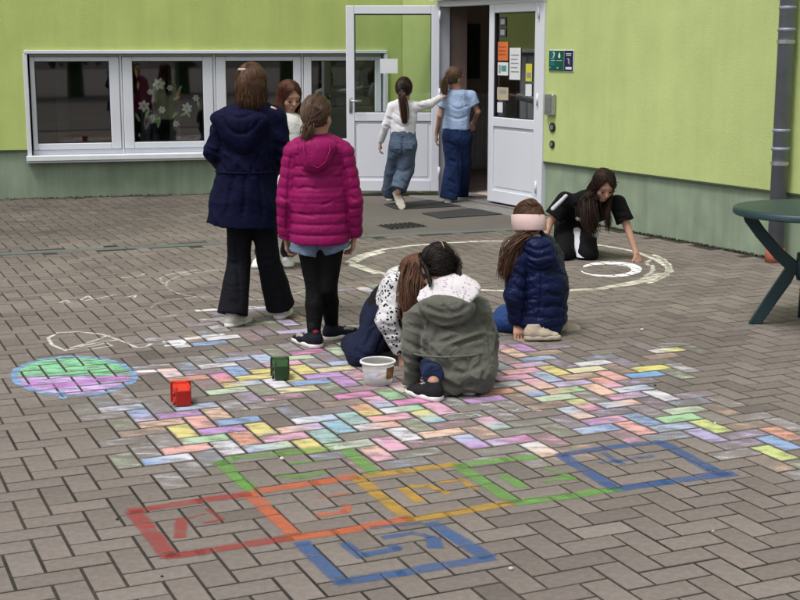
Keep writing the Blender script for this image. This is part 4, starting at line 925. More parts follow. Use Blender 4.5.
def face_bits(H, body, down=False):
    s = H.s; z = -.004 if down else .006
    for sg in (-1, 1):
        if not down:
            F = Field().ell(H.at(.031 * sg, .0755, .006), np.array((.0115, .006, .0055)) * s, H.fr); put('eye', F, .003, EYEW, body)
            F = Field().ell(H.at(.031 * sg, .0795, .006), np.array((.006, .0035, .0055)) * s, H.fr); put('iris', F, .0025, EYE, body)
        F = Field().cone(H.at(.044 * sg, .074, z + .007), H.at(.031 * sg, .082, z + (.0 if down else .009)), .0014 * s, .0020 * s).cone(H.at(.031 * sg, .082, z + (.0 if down else .009)), H.at(.018 * sg, .080, z + .0065), .0020 * s, .0014 * s); put('eyelash', F, .002, EYE, body)
        F = Field().cone(H.at(.047 * sg, .072, .027), H.at(.018 * sg, .085, .028), .0020 * s, .0028 * s); put('eyebrow', F, .0022, mk('brow', (.05, .03, .02), bump=0), body)
    F = Field().cone(H.at(-.016, .084, -.052), H.at(0, .0890, -.050), .0020 * s, .0030 * s).cone(H.at(0, .0890, -.050), H.at(.016, .084, -.052), .0030 * s, .0020 * s).cone(H.at(-.010, .0845, -.0565), H.at(.010, .0845, -.0565), .0030 * s, .0030 * s); put('mouth', F, .0025, LIP, body)
def add_hand(F, w, d, n, th, curl=.5, s=1.):         # wrist, direction, palm normal, thumb side
    d = N_(d); n = N_(n - d * (np.array(n) @ d)); sd = np.cross(d, n); sd = sd if sd @ th > 0 else -sd
    F.econe(w, w + d * .062 * s, (.024 * s, .014 * s), (.034 * s, .013 * s), sd, .012)
    for i, (o, L) in enumerate(((.027, .058), (.009, .066), (-.009, .061), (-.026, .047))):
        b = w + (d * .068 + sd * o) * s; sp = sd * (o * 2.2); d1 = N_(d * math.cos(curl * .6) + n * math.sin(curl * .6) + sp); d2 = N_(d * math.cos(curl * 1.7) + n * math.sin(curl * 1.7) + sp)
        p1 = b + d1 * L * .5 * s; F.cone(b - d * .015, p1, .0080 * s, .0072 * s, .004); F.cone(p1, p1 + d2 * L * .5 * s, .0072 * s, .0058 * s, .003)
    b = w + (d * .022 + sd * .022) * s; t1 = b + N_(d * .7 + sd * .75 + n * .35) * .032 * s; F.cone(b, t1, .0115 * s, .0090 * s, .01); F.cone(t1, t1 + N_(d * .95 + sd * .2 + n * .45) * .030 * s, .0088 * s, .0065 * s, .003)
def body(root, J, s, skin, h=.0055, hands=None, pelvis_r=.1):
    F = Field(); H = J['H']; add_head(F, H)
    F.cone(J['nk'] - np.array([0, 0, .02]), H.at(0, -.012, -.045), .047 * s, .044 * s, .03)
    sd = J['sr'] - J['sl']
    ch = (J['sl'] + J['sr']) / 2 * .75 + J['pv'] * .25 + 0.
    F.econe(J['pv'], ch, (.105 * s, .072 * s), (.115 * s, .078 * s), sd, .04); F.cone(J['sl'] * .85 + J['sr'] * .15, J['sr'] * .85 + J['sl'] * .15, .040 * s, .040 * s, .04); F.cone(ch, J['nk'], .06 * s, .045 * s, .04)
    for a, e, w, q in (('sl', 'el', 'wl', 'l'), ('sr', 'er', 'wr', 'r')):
        F.cone(J[a], J[e], .037 * s, .028 * s, .03); F.cone(J[e], J[w], .028 * s, .0195 * s, .015)
        hd = (hands or {}).get(q); fd = N_(J[w] - J[e]) if hd is None or hd[0] is None else N_(hd[0])
        inn = (J['pv'] - J[w]) if hd is None or hd[1] is None else np.array(hd[1], float)
        tt = J['H'].f if hd is None or hd[2] is None else np.array(hd[2], float)
        add_hand(F, J[w] + fd * .006, fd, inn, tt, .55 if hd is None else hd[3], s)
    for a, e, w, q in (('hl', 'kl', 'al', 'tl'), ('hr', 'kr', 'ar', 'tr')):
        F.cone(J[a], J[e], .066 * s, .044 * s, .03); F.cone(J[e], (J[e] * .55 + J[w] * .45), .044 * s, .043 * s, .02); F.cone(J[e] * .55 + J[w] * .45, J[w], .043 * s, .028 * s, .02)
        if q in J: F.econe(J[w] - np.array([0, 0, .01]), J[q], (.026 * s, .026 * s), (.030 * s, .016 * s), np.cross(J[q] - J[w], (0, 0, 1)), .02)
    o = put('body', F, h, skin, root); face_bits(H, o, J.get('down', False)); return o
def shoe(root, heel, d, L, upper, sole, up=(0, 0, 1), w=.036, high=.0, toe_cap=None):
    heel = np.array(heel, float); d = N_(d); up = N_(np.array(up, float) - d * (np.array(up, float) @ d)); sd = np.cross(d, up); t = heel + d * L
    F = Field(); F.econe(heel + d * .035 + up * .040, heel + d * L * .55 + up * .032, (w * .92, .036), (w * 1.05, .026), sd, .02); F.econe(heel + d * L * .5 + up * .032, heel + d * (L - .035) + up * .024, (w * 1.05, .026), (w * .95, .018), sd, .02)
    F.cone(heel + d * .045 + up * .04, heel + d * .052 + up * (.075 + high), .036, .034, .02); F.cut(heel + up * .012, -up); F.cut(heel + up * (.085 + high), up)
    o = put('shoe', F, .005, upper, root)
    F = Field(); F.econe(heel + d * .03 + up * .015, heel + d * L * .6 + up * .015, (w * .95, .030), (w * 1.12, .030), sd, .01); F.econe(heel + d * L * .6 + up * .015, heel + d * (L - .036) + up * .015, (w * 1.12, .030), (w, .030), sd, .01); F.cut(heel + up * .001, -up); F.cut(heel + up * .026, up)
    put('sole', F, .005, sole, o)
    # laces
    m = MB()
    for k in range(3):
        c = heel + d * (L * .40 + k * .022) + up * (.070 - k * .0075); m.tube([c - sd * .018, c + up * .004, c + sd * .018], .0028, 5)
    m.build('laces', sole, o)
    if toe_cap:
        F = Field().ell(heel + d * (L - .04) + up * .02, (.04, .036, .026), np.array([d, sd, up])); F.cut(heel + d * (L - .045), -d); F.cut(heel + up * .02, -up); put('toe_cap', F, .005, toe_cap, o)
    return o

# ---- hair: a cap and many strands
def tubes(paths, rads, n=3):
    V = []; Q = []; T = []
    for pts, (r0, r1), tone in zip(paths, rads[0], rads[1]):
        pts = np.asarray(pts); m = len(pts); tg = np.gradient(pts, axis=0); tg /= np.linalg.norm(tg, axis=1)[:, None] + 1e-9
        a = np.cross(tg, np.array([.31, .42, .85])); a /= np.linalg.norm(a, axis=1)[:, None] + 1e-9; b = np.cross(tg, a)
        tt = np.linspace(0, 1, m); rr = r0 + (r1 - r0) * tt ** 1.5; n0 = len(V)
        for k in range(n):
            w = 2 * math.pi * k / n
            V_ = pts + (a * math.cos(w) + b * math.sin(w)) * rr[:, None]; V += list(V_)
        Q += [(n0 + k * m + i, n0 + k * m + i + 1, n0 + ((k + 1) % n) * m + i + 1, n0 + ((k + 1) % n) * m + i) for k in range(n) for i in range(m - 1)]; T += [tone] * (m * n)
    return V, Q, T
def slerp(a, b, t):
    o = math.acos(max(-1, min(1, float(a @ b)))); 
    if o < 1e-4: return a
    return (math.sin((1 - t) * o) * a + math.sin(t * o) * b) / math.sin(o)
def smooth_path(pts, n):                              # Catmull-Rom through the points
    P = [np.array(p, float) for p in pts]; P = [2 * P[0] - P[1]] + P + [2 * P[-1] - P[-2]]; out = []; m = len(P) - 3
    for i in range(n):
        u = i / (n - 1) * m; k = min(int(u), m - 1); t = u - k; a, b, c, d_ = P[k:k + 4]
        out.append(.5 * (2 * b + (c - a) * t + (2 * a - 5 * b + 4 * c - d_) * t * t + (3 * b - a - 3 * c + d_) * t ** 3))
    return np.array(out)
def hair(root, H, mat, seed, style, gather=None, tails=(), loose=None, n=220, cap=1.0, extra=None, part=0., line=.022):
    r = np.random.default_rng(seed); s = H.s; n = int(n * 2.3); R = np.array((.0775, .097, .096)) * s * cap; c = H.at(0, -.008, .020)
    fn = N_(np.array([0, .86, -.5]))                  # hairline plane in head axes
    def surf(dv, k=1.): return c + H.fr.T @ (np.asarray(dv) * R * k)
    rg = folds(.0030, 75, seed, .25)
    F = Field(rg); F.ell(c, R * .985, H.fr, .01); F.cut(c + H.fr.T @ fn * line * s, H.fr.T @ fn)
    if extra: extra(F)
    V, Q = F.mesh(.006); T = list(np.full(len(V), .8)); V = list(V); Q = [tuple(q) for q in Q]
    paths = []; rads = []; tones = []
    if style == 'back':                               # combed back to a gathering point
        gd = N_(gather); k_ = 0
        while k_ < n:
            dv = N_(r.normal(0, 1, 3))
            if dv @ fn > .30 or dv[2] < -.62: continue
            k_ += 1; t0 = 0 if r.random() < .7 else r.uniform(0, .5)
            P = [surf(slerp(dv, gd, t0 + (1 - t0) * t), 1.0 + .012 * math.sin(3.1 * t) + r.normal(0, .004)) for t in np.linspace(0, 1, 9)]
            paths.append(P); rads.append((.0023 * s, .0017 * s)); tones.append(r.uniform(.75, 1.22))
    else:                                             # parted, falling on both sides and behind
        for k_ in range(n):
            ph = r.uniform(.80, 2.5)                  # along the parting: front hairline .. crown .. back
            root_d = N_(np.array([part + r.normal(0, .05), math.cos(ph), math.sin(ph)]))
            sg = -1 if r.random() < .5 else 1
                        # end: around the head, a little below the ears
            az = r.uniform(.95, 1.6) if ph < 1.15 else r.uniform(1.1, math.pi)
            end_d = N_(np.array([sg * math.sin(az), math.cos(az), -.42 + r.normal(0, .06)]))
            P = [surf(slerp(root_d, end_d, t), 1.01 + .035 * t + r.normal(0, .004)) for t in np.linspace(0, 1, 7)]
            tail = loose(end_d, sg, r) if loose else None
            if tail is not None:
                pe = P[-1]; P = list(smooth_path(P[::2] + [pe + q for q in tail], 14))
            paths.append(P); rads.append((.0025 * s, .0009 * s)); tones.append(r.uniform(.72, 1.25))
    for pts, sp0, sp1, cnt, rr in tails:              # bundles of strands along a guide
        for k_ in range(int(cnt * 2.4)):
            o = r.normal(0, 1, 3); P = smooth_path(pts, 12); tt = np.linspace(0, 1, 12)[:, None]
            wob = np.sin(tt * r.uniform(4, 9) + r.uniform(0, 6)) * r.normal(0, .004, 3)
            L = r.uniform(.82, 1.04); P = P[0] + (P - P[0]) * L
            paths.append(P + o * (sp0 + (sp1 - sp0) * np.sin(np.pi * np.clip(tt * .8 + .05, 0, 1))) + wob); rads.append((rr * .5, rr * .16)); tones.append(r.uniform(.7, 1.25))
    for k_ in range(70):                              # flyaway hairs
        P = np.array(paths[r.integers(len(paths))]); m_ = len(P); P = P + (np.linspace(0, 1, m_)[:, None] ** 1.5) * r.normal(0, .013, 3) + r.normal(0, .002, (m_, 3)); paths.append(P + (P - H.c) * .02); rads.append((.0011, .0006)); tones.append(r.uniform(1., 1.8))
    v, q, t = tubes(paths, (rads, tones)); n0 = len(V)
    V += v; Q += [tuple(i + n0 for i in a) for a in q]; T += t
    return fastmesh('hair', V, Q, mat, root, {'tone': T})

def P3(px, py, Y): return atY(px, py, Y)
def root_at(x, y, label, grp=None):
    o = empty('person', (x, y, 0)); tag(o, label, 'person', grp); return o
def mirror_hips(pv, side, w): sd = N_(side); return pv - sd * w, pv + sd * w
# ------------------------------------------------------------------ girl in the long navy coat (seen from behind)
def person_navy():
    Y = 7.41; D = lambda x, y, dy=0: P3(x, y, Y + dy)
    R = root_at(-.80, Y, 'girl standing with her back turned in long navy hooded coat and flared black trousers')
    f = N_((.35, .93, 0)); H = Head(D(252, 84.5), N_(f + np.array([.05, 0, -.12])), s_=.98)
    J = dict(H=H, nk=D(251, 108, .0), sl=D(226, 119, -.02), sr=D(276, 119, .02), el=D(214, 152, -.02), er=D(283, 156, .02), wl=D(226, 168, .17), wr=D(272, 170, .2), pv=D(250, 196))
    J['hl'], J['hr'] = D(240, 203, -.02), D(262, 203, .02); J['kl'], J['kr'] = D(239, 262, .0), D(268, 258, .03)
    hl_, hr_ = G(227, 328), G(278, 320); dl = N_(G(256, 319) - hl_); dr = N_(G(299, 305) - hr_)
    J['al'] = hl_ + dl * .05 + ZZ * .08; J['ar'] = hr_ + dr * .05 + ZZ * .08
    body(R, J, .98, SKIN)
    navy = mk('navy_shell', (.0038, .0046, .022), rough=.75, var=.35, scale=70, bump=.2, bscale=90, spec=.08, bdist=.004, wr=.0012, wscale=9)
    sd = J['sr'] - J['sl']; F = Field(folds(.020, 12, 3, .25))
    top = D(250, 116); F.econe(top, D(249, 140), (.150, .095), (.172, .118), sd, .03); F.econe(D(249, 138), D(247, 172), (.172, .118), (.158, .118), sd, .03); F.econe(D(247, 170), D(243, 226), (.160, .120), (.208, .150), sd, .02, True)
    F.cone(D(228, 118, -.01), D(274, 118, .01), .062, .062, .03); F.cone(D(245, 112), D(256, 112), .062, .062, .03)
    for a, e, w in (('sl', 'el', 'wl'), ('sr', 'er', 'wr')): F.cone(J[a], J[e], .066, .053, .012); F.cone(J[e], J[w], .054, .044, .012, True)
    F.fold(Y, [[(266, 127), (268, 149), (274, 172)], [(222, 132), (221, 146), (221, 160)]], .010, .008)
    F.fold(Y, [[(234, 174), (231, 190), (227, 212)], [(246, 174), (245, 195), (243, 218)], [(259, 172), (261, 190), (263, 216)], [(208, 150), (214, 153), (220, 153)], [(207, 156), (214, 158), (221, 164)], [(275, 142), (281, 146), (286, 147)], [(276, 154), (282, 158), (287, 157)]], .007, .012)
    F.fold(Y, [[(221, 166), (226, 171), (229, 180)], [(238, 166), (240, 174)], [(252, 167), (252, 177)], [(266, 166), (265, 175)], [(228, 150), (233, 157), (234, 161)], [(262, 148), (258, 156), (257, 161)]], .006, .007)
    put('coat', F, .0065, navy, R)
    c = LASTP[R.name]
    F = Field(folds(.006, 20, 5)); F.ell(D(242, 120, -.095), (.150, .065, .055), None, .03); F.ell(D(241, 131, -.11), (.115, .060, .085), None, .04); F.ell(D(222, 117, -.07), (.055, .05, .040), None, .03); F.ell(D(243, 141, -.12), (.07, .04, .07), None, .03); F.fold(Y, [[(222, 118), (228, 128), (238, 134), (250, 131), (260, 120)], [(226, 113), (240, 118), (256, 112)]], .009, .008); F.fold(Y, [[(240, 122), (241, 140)], [(250, 122), (246, 138)]], .004, .006)
    put('hood', F, .0075, navy, c)
    F = Field(); w0 = D(247, 171); 
    # drawstring waist
    m = MB(); pts = []
    fx, sx = N_(np.cross(ZZ, N_(sd))), N_(sd)
    for i in range(25): a = T2 * i / 24; pts.append(w0 + sx * .170 * math.cos(a) + fx * .131 * math.sin(a))
    m.tube(pts, .0055, 6); m.build('drawcord', navy, c, True)
    m = MB(); q = D(271, 107, -.075); m.tube([q, q + np.array([.03, -.004, -.012])], .006, 6); m.build('toggle', mk('toggle', (.5, .4, .3), bump=0), c, True)
    blk = cloth('black_trouser', (.006, .0066, .010), rough=.85); F = Field(folds(.006, 16, 8, .2))
    F.econe(D(250, 192), D(250, 210), (.13, .10), (.125, .10), sd, .02)
    for q in 'lr': F.cone(J['h' + q], J['k' + q], .080, .062, .02)
    F.cone(J['kl'], hl_ + dl * .055 + ZZ * .066, .064, .086, .015, True); F.cone(J['kr'], hr_ + dr * .055 + ZZ * .07, .064, .086, .015, True); F.fold(Y, [[(236, 240), (238, 270), (240, 300)], [(262, 240), (268, 266), (278, 300)], [(230, 262), (238, 266)], [(262, 262), (272, 260)], [(231, 300), (238, 306)]], .007, .010); put('trousers', F, .007, blk, R)
    cream = cloth('cream_leather', (.55, .52, .46), rough=.6)
    shoe(R, hl_, dl, .225, cream, SOLE_W); shoe(R, hr_, dr, .225, cream, SOLE_W)
    def loose(e, sg, r):
        L = r.uniform(.03, .12) * (1.15 if e[1] < 0 else .9); out = e[0] * .004 * H.r + e[1] * .004 * H.f
        return [out * .6 + np.array([0, 0, -L * .4]), out + np.array([0, 0, -L * .75]) + r.normal(0, .004, 3), out * -3.5 + np.array([0, 0, -L]) + r.normal(0, .008, 3)]
    hm = hair_mat('hair_brown', (.105, .055, .032))
    def ex(F): F.econe(H.at(0, -.03, -.01), H.at(0, -.035, -.10), (.080, .060), (.066, .042), H.r, .03)
    h_ = hair(R, H, hm, 11, 'loose', loose=loose, n=420, cap=1.03, extra=ex)
    # half-up section and clasp
    m = MB(); q = H.at(-.01, -.098, .072); m.tube([q - H.r * .022, q + H.r * .022], .007, 8); m.build('hair_clasp', mk('clasp', (.5, .42, .36), rough=.3, bump=0), h_, True)
    r = np.random.default_rng(5); ps = []
    cc_ = H.at(0, -.008, .020); RR = np.array((.0775, .097, .096)) * H.s * 1.03
    sf = lambda v, k: cc_ + H.fr.T @ (N_(v) * RR * k)
    for k in range(80):
        x_ = r.uniform(-.75, .75); ps.append(smooth_path([sf((x_, .55, .75), 1.02), sf((x_ * .7, -.1, 1), 1.04), sf((-.1 + r.normal(0, .08), -.72, .68), 1.07), sf((x_ * .5, -1, -.05), 1.09), sf((x_ * .55, -.9, -.55), 1.12)], 12))
    v, qd, t = tubes(ps, ([(.0045, .0022)] * len(ps), list(r.uniform(.8, 1.7, len(ps))))); fastmesh('hair_lock', v, qd, hm, h_, {'tone': t})
person_navy()

# ------------------------------------------------------------------ girl in the pink quilted jacket
def person_pink():
    Y = 6.84; D = lambda x, y, dy=0: P3(x, y, Y + dy)
    R = root_at(-.41, Y, 'girl standing with her back turned in magenta quilted jacket, denim shorts and black tights')
    f = N_((.18, .97, 0)); H = Head(D(317, 116.5), N_(f + np.array([.22, 0, -.05])), s_=.95)
    J = dict(H=H, nk=D(317, 139), sl=D(294, 152), sr=D(343, 152), el=D(286, 200, .0), er=D(353, 200, .0), wl=D(286, 237, .05), wr=D(354, 236, .04), pv=D(320, 232))
    J['hl'], J['hr'] = D(310, 244), D(331, 244); J['kl'], J['kr'] = D(315, 288), D(328, 288)
    hl_, hr_ = G(319, 349), G(325, 341); dl = N_(G(287, 337) - hl_); dr = N_(G(357, 334) - hr_)
    J['al'] = hl_ + dl * .05 + ZZ * .09; J['ar'] = hr_ + dr * .05 + ZZ * .09
    body(R, J, .92, SKIN, hands={'l': ((.05, .25, -1), (1, 0, 0), (0, 1, 0), .8), 'r': ((-.1, .25, -1), (-1, 0, 0), (0, 1, 0), .8)})
    pk = mk('magenta_nylon', (.215, .006, .078), rough=.55, var=.12, scale=8, bump=.2, bscale=70, spec=.12, bdist=.005, wr=.0007, wscale=26)
    sd = J['sr'] - J['sl']; qt = (.0055, .054); F = Field(folds(.005, 24, 4, .8))
    F.econe(D(318, 149), D(319, 196), (.136, .092), (.146, .112), sd, .02, False, qt); F.econe(D(319, 196), D(320, 243), (.146, .112), (.152, .125), sd, .02, True, qt)
    F.cone(D(297, 152), D(340, 152), .056, .056, .03); F.cone(D(317, 146), D(317, 141), .062, .062, .02)
    for a, e, w in (('sl', 'el', 'wl'), ('sr', 'er', 'wr')): F.cone(J[a], J[e], .058, .051, .008, False, (.0035, .054)); F.cone(J[e], J[w], .051, .043, .012, True, (.0035, .054))
    F.fold(Y, [[(341, 158), (346, 180), (347, 200), (347, 228)], [(291, 158), (289, 180), (288, 200), (287, 228)]], .009, .006)
    F.fold(Y, [[(300, 170), (312, 176)], [(326, 176), (338, 170)], [(296, 190), (306, 187), (318, 190)], [(322, 205), (336, 200)], [(300, 214), (315, 217)], [(280, 196), (286, 200)], [(350, 196), (358, 201)], [(350, 210), (358, 208)]], .005, .006)
    put('jacket', F, .0052, pk, R); c = LASTP[R.name]
    F = Field(folds(.005, 22, 6)); F.ell(D(317, 146, -.085), (.098, .055, .045), None, .03); F.ell(D(316, 156, -.105), (.080, .046, .062), None, .03); F.ell(D(315, 163, -.11), (.05, .03, .05), None, .03); put('hood', F, .006, pk, c)
    m = MB()                                          # hem band and hood seam
    m.tube([D(304, 140, -.12), D(304, 152, -.155), D(310, 165, -.152), D(318, 168, -.15), D(326, 162, -.15), D(330, 150, -.145), D(329, 141, -.11)], .004, 6); m.build('hood_seam', pk, c, True)
    jn = denim('light_denim', (0.1224, 0.1656, 0.2448)); F = Field(folds(.005, 25, 9)); F.econe(D(320, 230), D(320, 243), (.130, .105), (.140, .112), sd, .02, True)
    F.cone(D(308, 240), D(305, 253), .080, .084, .02, True); F.cone(D(332, 240), D(336, 251), .080, .082, .02, True); put('shorts', F, .006, jn, R)
    tg = cloth('black_tights', (.004, .004, .0045), rough=.8); F = Field(folds(.003, 30, 2))
    F.cone(J['hl'], J['kl'], .068, .048, .02); F.cone(J['hr'], J['kr'], .068, .048, .02)
    for q in 'lr': m_ = J['k' + q] * .6 + J['a' + q] * .4; F.cone(J['k' + q], m_, .048, .048, .01); F.cone(m_, J['a' + q], .048, .036, .01, False)
    put('tights', F, .006, tg, R)
    bk = cloth('black_canvas', (.010, .011, .018), rough=.75); gr = cloth('grey_suede', (.26, .25, .25)); red = cloth('red_cuff', (.22, .02, .04))
    for hh, dd in ((hl_, dl), (hr_, dr)):
        s_ = shoe(R, hh, dd, .25, bk, SOLE_W, high=.05, w=.043)
        sd_ = np.cross(dd, ZZ)
        for sg in (-1, 1): F = Field().ell(hh + dd * .14 + ZZ * .045 + sd_ * .031 * sg, (.045, .015, .018), np.array([dd, sd_, ZZ])); put('side_panel', F, .005, gr, s_)
        if hh is hl_: F = Field().ell(hh + dd * .05 + ZZ * .088 - np.array([-.01, .034, 0]), (.016, .005, .012)); put('ankle_patch', F, .004, red, s_)
    hm = hair_mat('hair_ash', (.125, .075, .05)); q = H.at(0, -.105, -.05)
    h_ = hair(R, H, hm, 3, 'back', gather=(0, -.85, -.52), n=330, cap=1.03, tails=(([H.at(0, -.10, -.05), H.at(0, -.118, -.085), H.at(0, -.11, -.13)], .012, .014, 60, .004),))
person_pink()

# ------------------------------------------------------------------ girl facing, white top, between the two
def person_white():
    Y = 9.22; D = lambda x, y, dy=0: P3(x, y, Y + dy)
    R = root_at(-.75, Y, 'girl with long auburn hair and white top facing the two standing girls')
    f = N_((.50, -.80, -.36)); H = Head(D(289, 97), f, up=N_((.02, 0, 1)), s_=.95)
    J = dict(down=True, H=H, nk=D(287, 116, .03), sl=D(304, 127), sr=D(271, 127), el=D(309, 160, .05), er=D(265, 160, .05), wl=D(302, 186, -.08), wr=D(271, 187, -.08), pv=D(287, 190, .02))
    J['hl'], J['hr'] = D(295, 197), D(278, 197); J['kl'], J['kr'] = D(293, 230), D(270, 230)
    hl_, hr_ = G(288, 263), G(264, 264); dl = N_((.1, -1, 0)); dr = N_((-.2, -1, 0))
    J['al'] = hl_ + dl * .05 + ZZ * .08; J['ar'] = hr_ + dr * .05 + ZZ * .08; body(R, J, .92, SKIN)
    wt = cloth('white_knit', (0.5600, 0.5520, 0.5360), bump=.3); sd = J['sl'] - J['sr']; F = Field(folds(.008, 18, 2, .4))
    F.econe(D(287, 124), D(287, 150), (.128, .085), (.135, .095), sd, .03); F.econe(D(287, 150), D(287, 196), (.135, .095), (.140, .105), sd, .02, True); F.cone(D(274, 127), D(301, 127), .05, .05, .03)
    for a, e, w in (('sl', 'el', 'wl'), ('sr', 'er', 'wr')): F.cone(J[a], J[e], .052, .044, .025); F.cone(J[e], J[w], .044, .034, .02, True)
    F.cone(J['nk'] - ZZ * .03, J['nk'] + ZZ * .012, .058, .052, .01, True); put('sweater', F, .007, wt, R)
    jn = denim('dark_denim', (0.0210, 0.0245, 0.0385)); F = Field(folds(.005, 18, 6, .3)); F.econe(D(287, 186), D(287, 200), (.12, .09), (.122, .095), sd, .02)
    for q in 'lr': F.cone(J['h' + q], J['k' + q], .072, .058, .02); F.cone(J['k' + q], J['a' + q] + ZZ * .01, .058, .056, .01, True)
    put('trousers', F, .0075, jn, R); sn = cloth('white_sneaker', (.66, .66, .66)); shoe(R, hl_, dl, .22, sn, SOLE_W); shoe(R, hr_, dr, .22, sn, SOLE_W)
    def loose(e, sg, r):
        L = r.uniform(.24, .36); fr = .05 if e[1] > -.2 else 0.
        o1 = H.r * sg * .012 + np.array([0, -.02, 0]) * (e[1] > -.3)
        return [o1 + np.array([0, 0, -L * .3]), o1 * 1.8 + np.array([0, -fr * .3, -L * .65]) + r.normal(0, .006, 3), o1 * 1.6 + np.array([0, -fr * .5, -L]) + r.normal(0, .009, 3)]
    hair(R, H, hair_mat('hair_auburn', (.10, .036, .022)), 21, 'loose', loose=loose, n=420, cap=1.05, part=.05, line=.018)
person_white()

# ------------------------------------------------------------------ the two at the door
def person_door_white():
    Y = 12.85; D = lambda x, y, dy=0: P3(x, y, Y + dy)
    R = root_at(-.02, Y, 'girl in white long-sleeved top and baggy jeans walking to the door, arm on her friend')
    f = N_((.15, .98, 0)); H = Head(D(404, 89.5), f, s_=1.0)
    J = dict(H=H, nk=D(404, 101), sl=D(392, 107), sr=D(416, 107), el=D(386, 125, .0), er=D(430, 104, .10), wl=D(380.5, 142, .06), wr=D(440, 98, .30), pv=D(403, 140))
    J['hl'], J['hr'] = D(398, 145), D(408, 145); J['kl'], J['kr'] = D(394, 169, .16), D(405, 171, .04); J['al'] = D(390, 194, .35); J['ar'] = D(398, 192, -.04)
    body(R, J, .95, SKIN, hands={'l': ((-.15, .1, -1), (1, 0, 0), (0, 1, 0), .7), 'r': (None, (0, 0, -1), (-.3, 1, 0), .5)})
    wt = cloth('white_jersey', (0.5904, 0.5904, 0.6232), bump=.2); sd = J['sr'] - J['sl']; F = Field(folds(.008, 20, 12, .5))
    F.econe(D(404, 106), D(403, 118), (.118, .075), (.122, .085), sd, .03); F.econe(D(403, 118), D(403, 135), (.122, .085), (.118, .090), sd, .02, True); F.cone(D(394, 107), D(414, 107), .045, .045, .03)
    for a, e, w in (('sl', 'el', 'wl'), ('sr', 'er', 'wr')): F.cone(J[a], J[e], .047, .040, .025); F.cone(J[e], J[w], .040, .030, .02, True)
    F.fold(Y, [[(396, 114), (404, 120), (411, 118)], [(397, 124), (403, 127), (411, 124)], [(418, 106), (424, 108)], [(387, 118), (392, 120)], [(385, 126), (389, 128)]], .008, .010); put('shirt', F, .0075, wt, R); jn = denim('blue_denim', (0.0756, 0.1044, 0.1548)); F = Field(folds(.012, 16, 6, .6)); F.econe(D(403, 134.5), D(403, 146), (.122, .095), (.136, .108), sd, .02)
    F.cone(J['hl'], J['kl'], .088, .084, .02); F.cone(J['kl'], J['al'], .084, .082, .01, True); F.cone(J['hr'], J['kr'], .088, .084, .02); F.cone(J['kr'], J['ar'] + ZZ * .02, .084, .080, .01, True); F.fold(Y, [[(403, 138), (403, 150), (401, 160)], [(392, 152), (400, 156)], [(395, 168), (403, 172), (410, 168)], [(391, 180), (398, 184)], [(392, 190), (398, 193)], [(402, 180), (407, 184)]], .012, .012); put('jeans', F, .0075, jn, R)
    jo = LASTP[R.name]; pd = denim('pocket_denim', (.09, .125, .19))
    for sg in (-1, 1): m = MB(); m.box(D(403, 144) + N_(sd) * .055 * sg - np.array([0, .108, 0]), XYZ, (-.035, -.008, -.04), (.035, .004, .035), .003); m.build('pocket', pd, jo)
    sn = cloth('grey_sneaker', (.10, .11, .14)); hl_ = G(389, 201.5); shoe(R, hl_, (.1, 1, 0), .22, sn, SOLE_G)
    tq = G(403, 210); dn = N_(tq - D(393.5, 188, .02)); shoe(R, tq - dn * .225, dn, .225, sn, SOLE_G, up=(.05, .9, .25))
    hm = hair_mat('hair_dark_brown', (.030, .018, .014)); h_ = hair(R, H, hm, 31, 'back', gather=(0, -.97, -.1), n=240, cap=1.05)
    hb = hair_mat('hair_tail', (.085, .042, .028)); r = np.random.default_rng(2); ps = []
    g0 = [H.at(0, -.10, -.01), H.at(0, -.135, -.05), H.at(.012, -.13, -.14), H.at(.02, -.115, -.24), H.at(.022, -.105, -.31)]
    for k in range(110): ps.append(smooth_path(g0, 12) + r.normal(0, 1, 3) * np.array([.011, .007, .004]) * (.5 + np.sin(np.linspace(0, 2.7, 12))[:, None]))
    v, q, t = tubes(ps, ([(.004, .0016)] * len(ps), list(r.uniform(.6, 1.4, len(ps))))); fastmesh('ponytail', v, q, hb, h_, {'tone': t})
    m = MB(); c = H.at(0, -.108, -.012); m.tube([c - H.u * .012, c + H.u * .012], .02, 10); m.build('hair_tie', M_BLACK, h_, True)
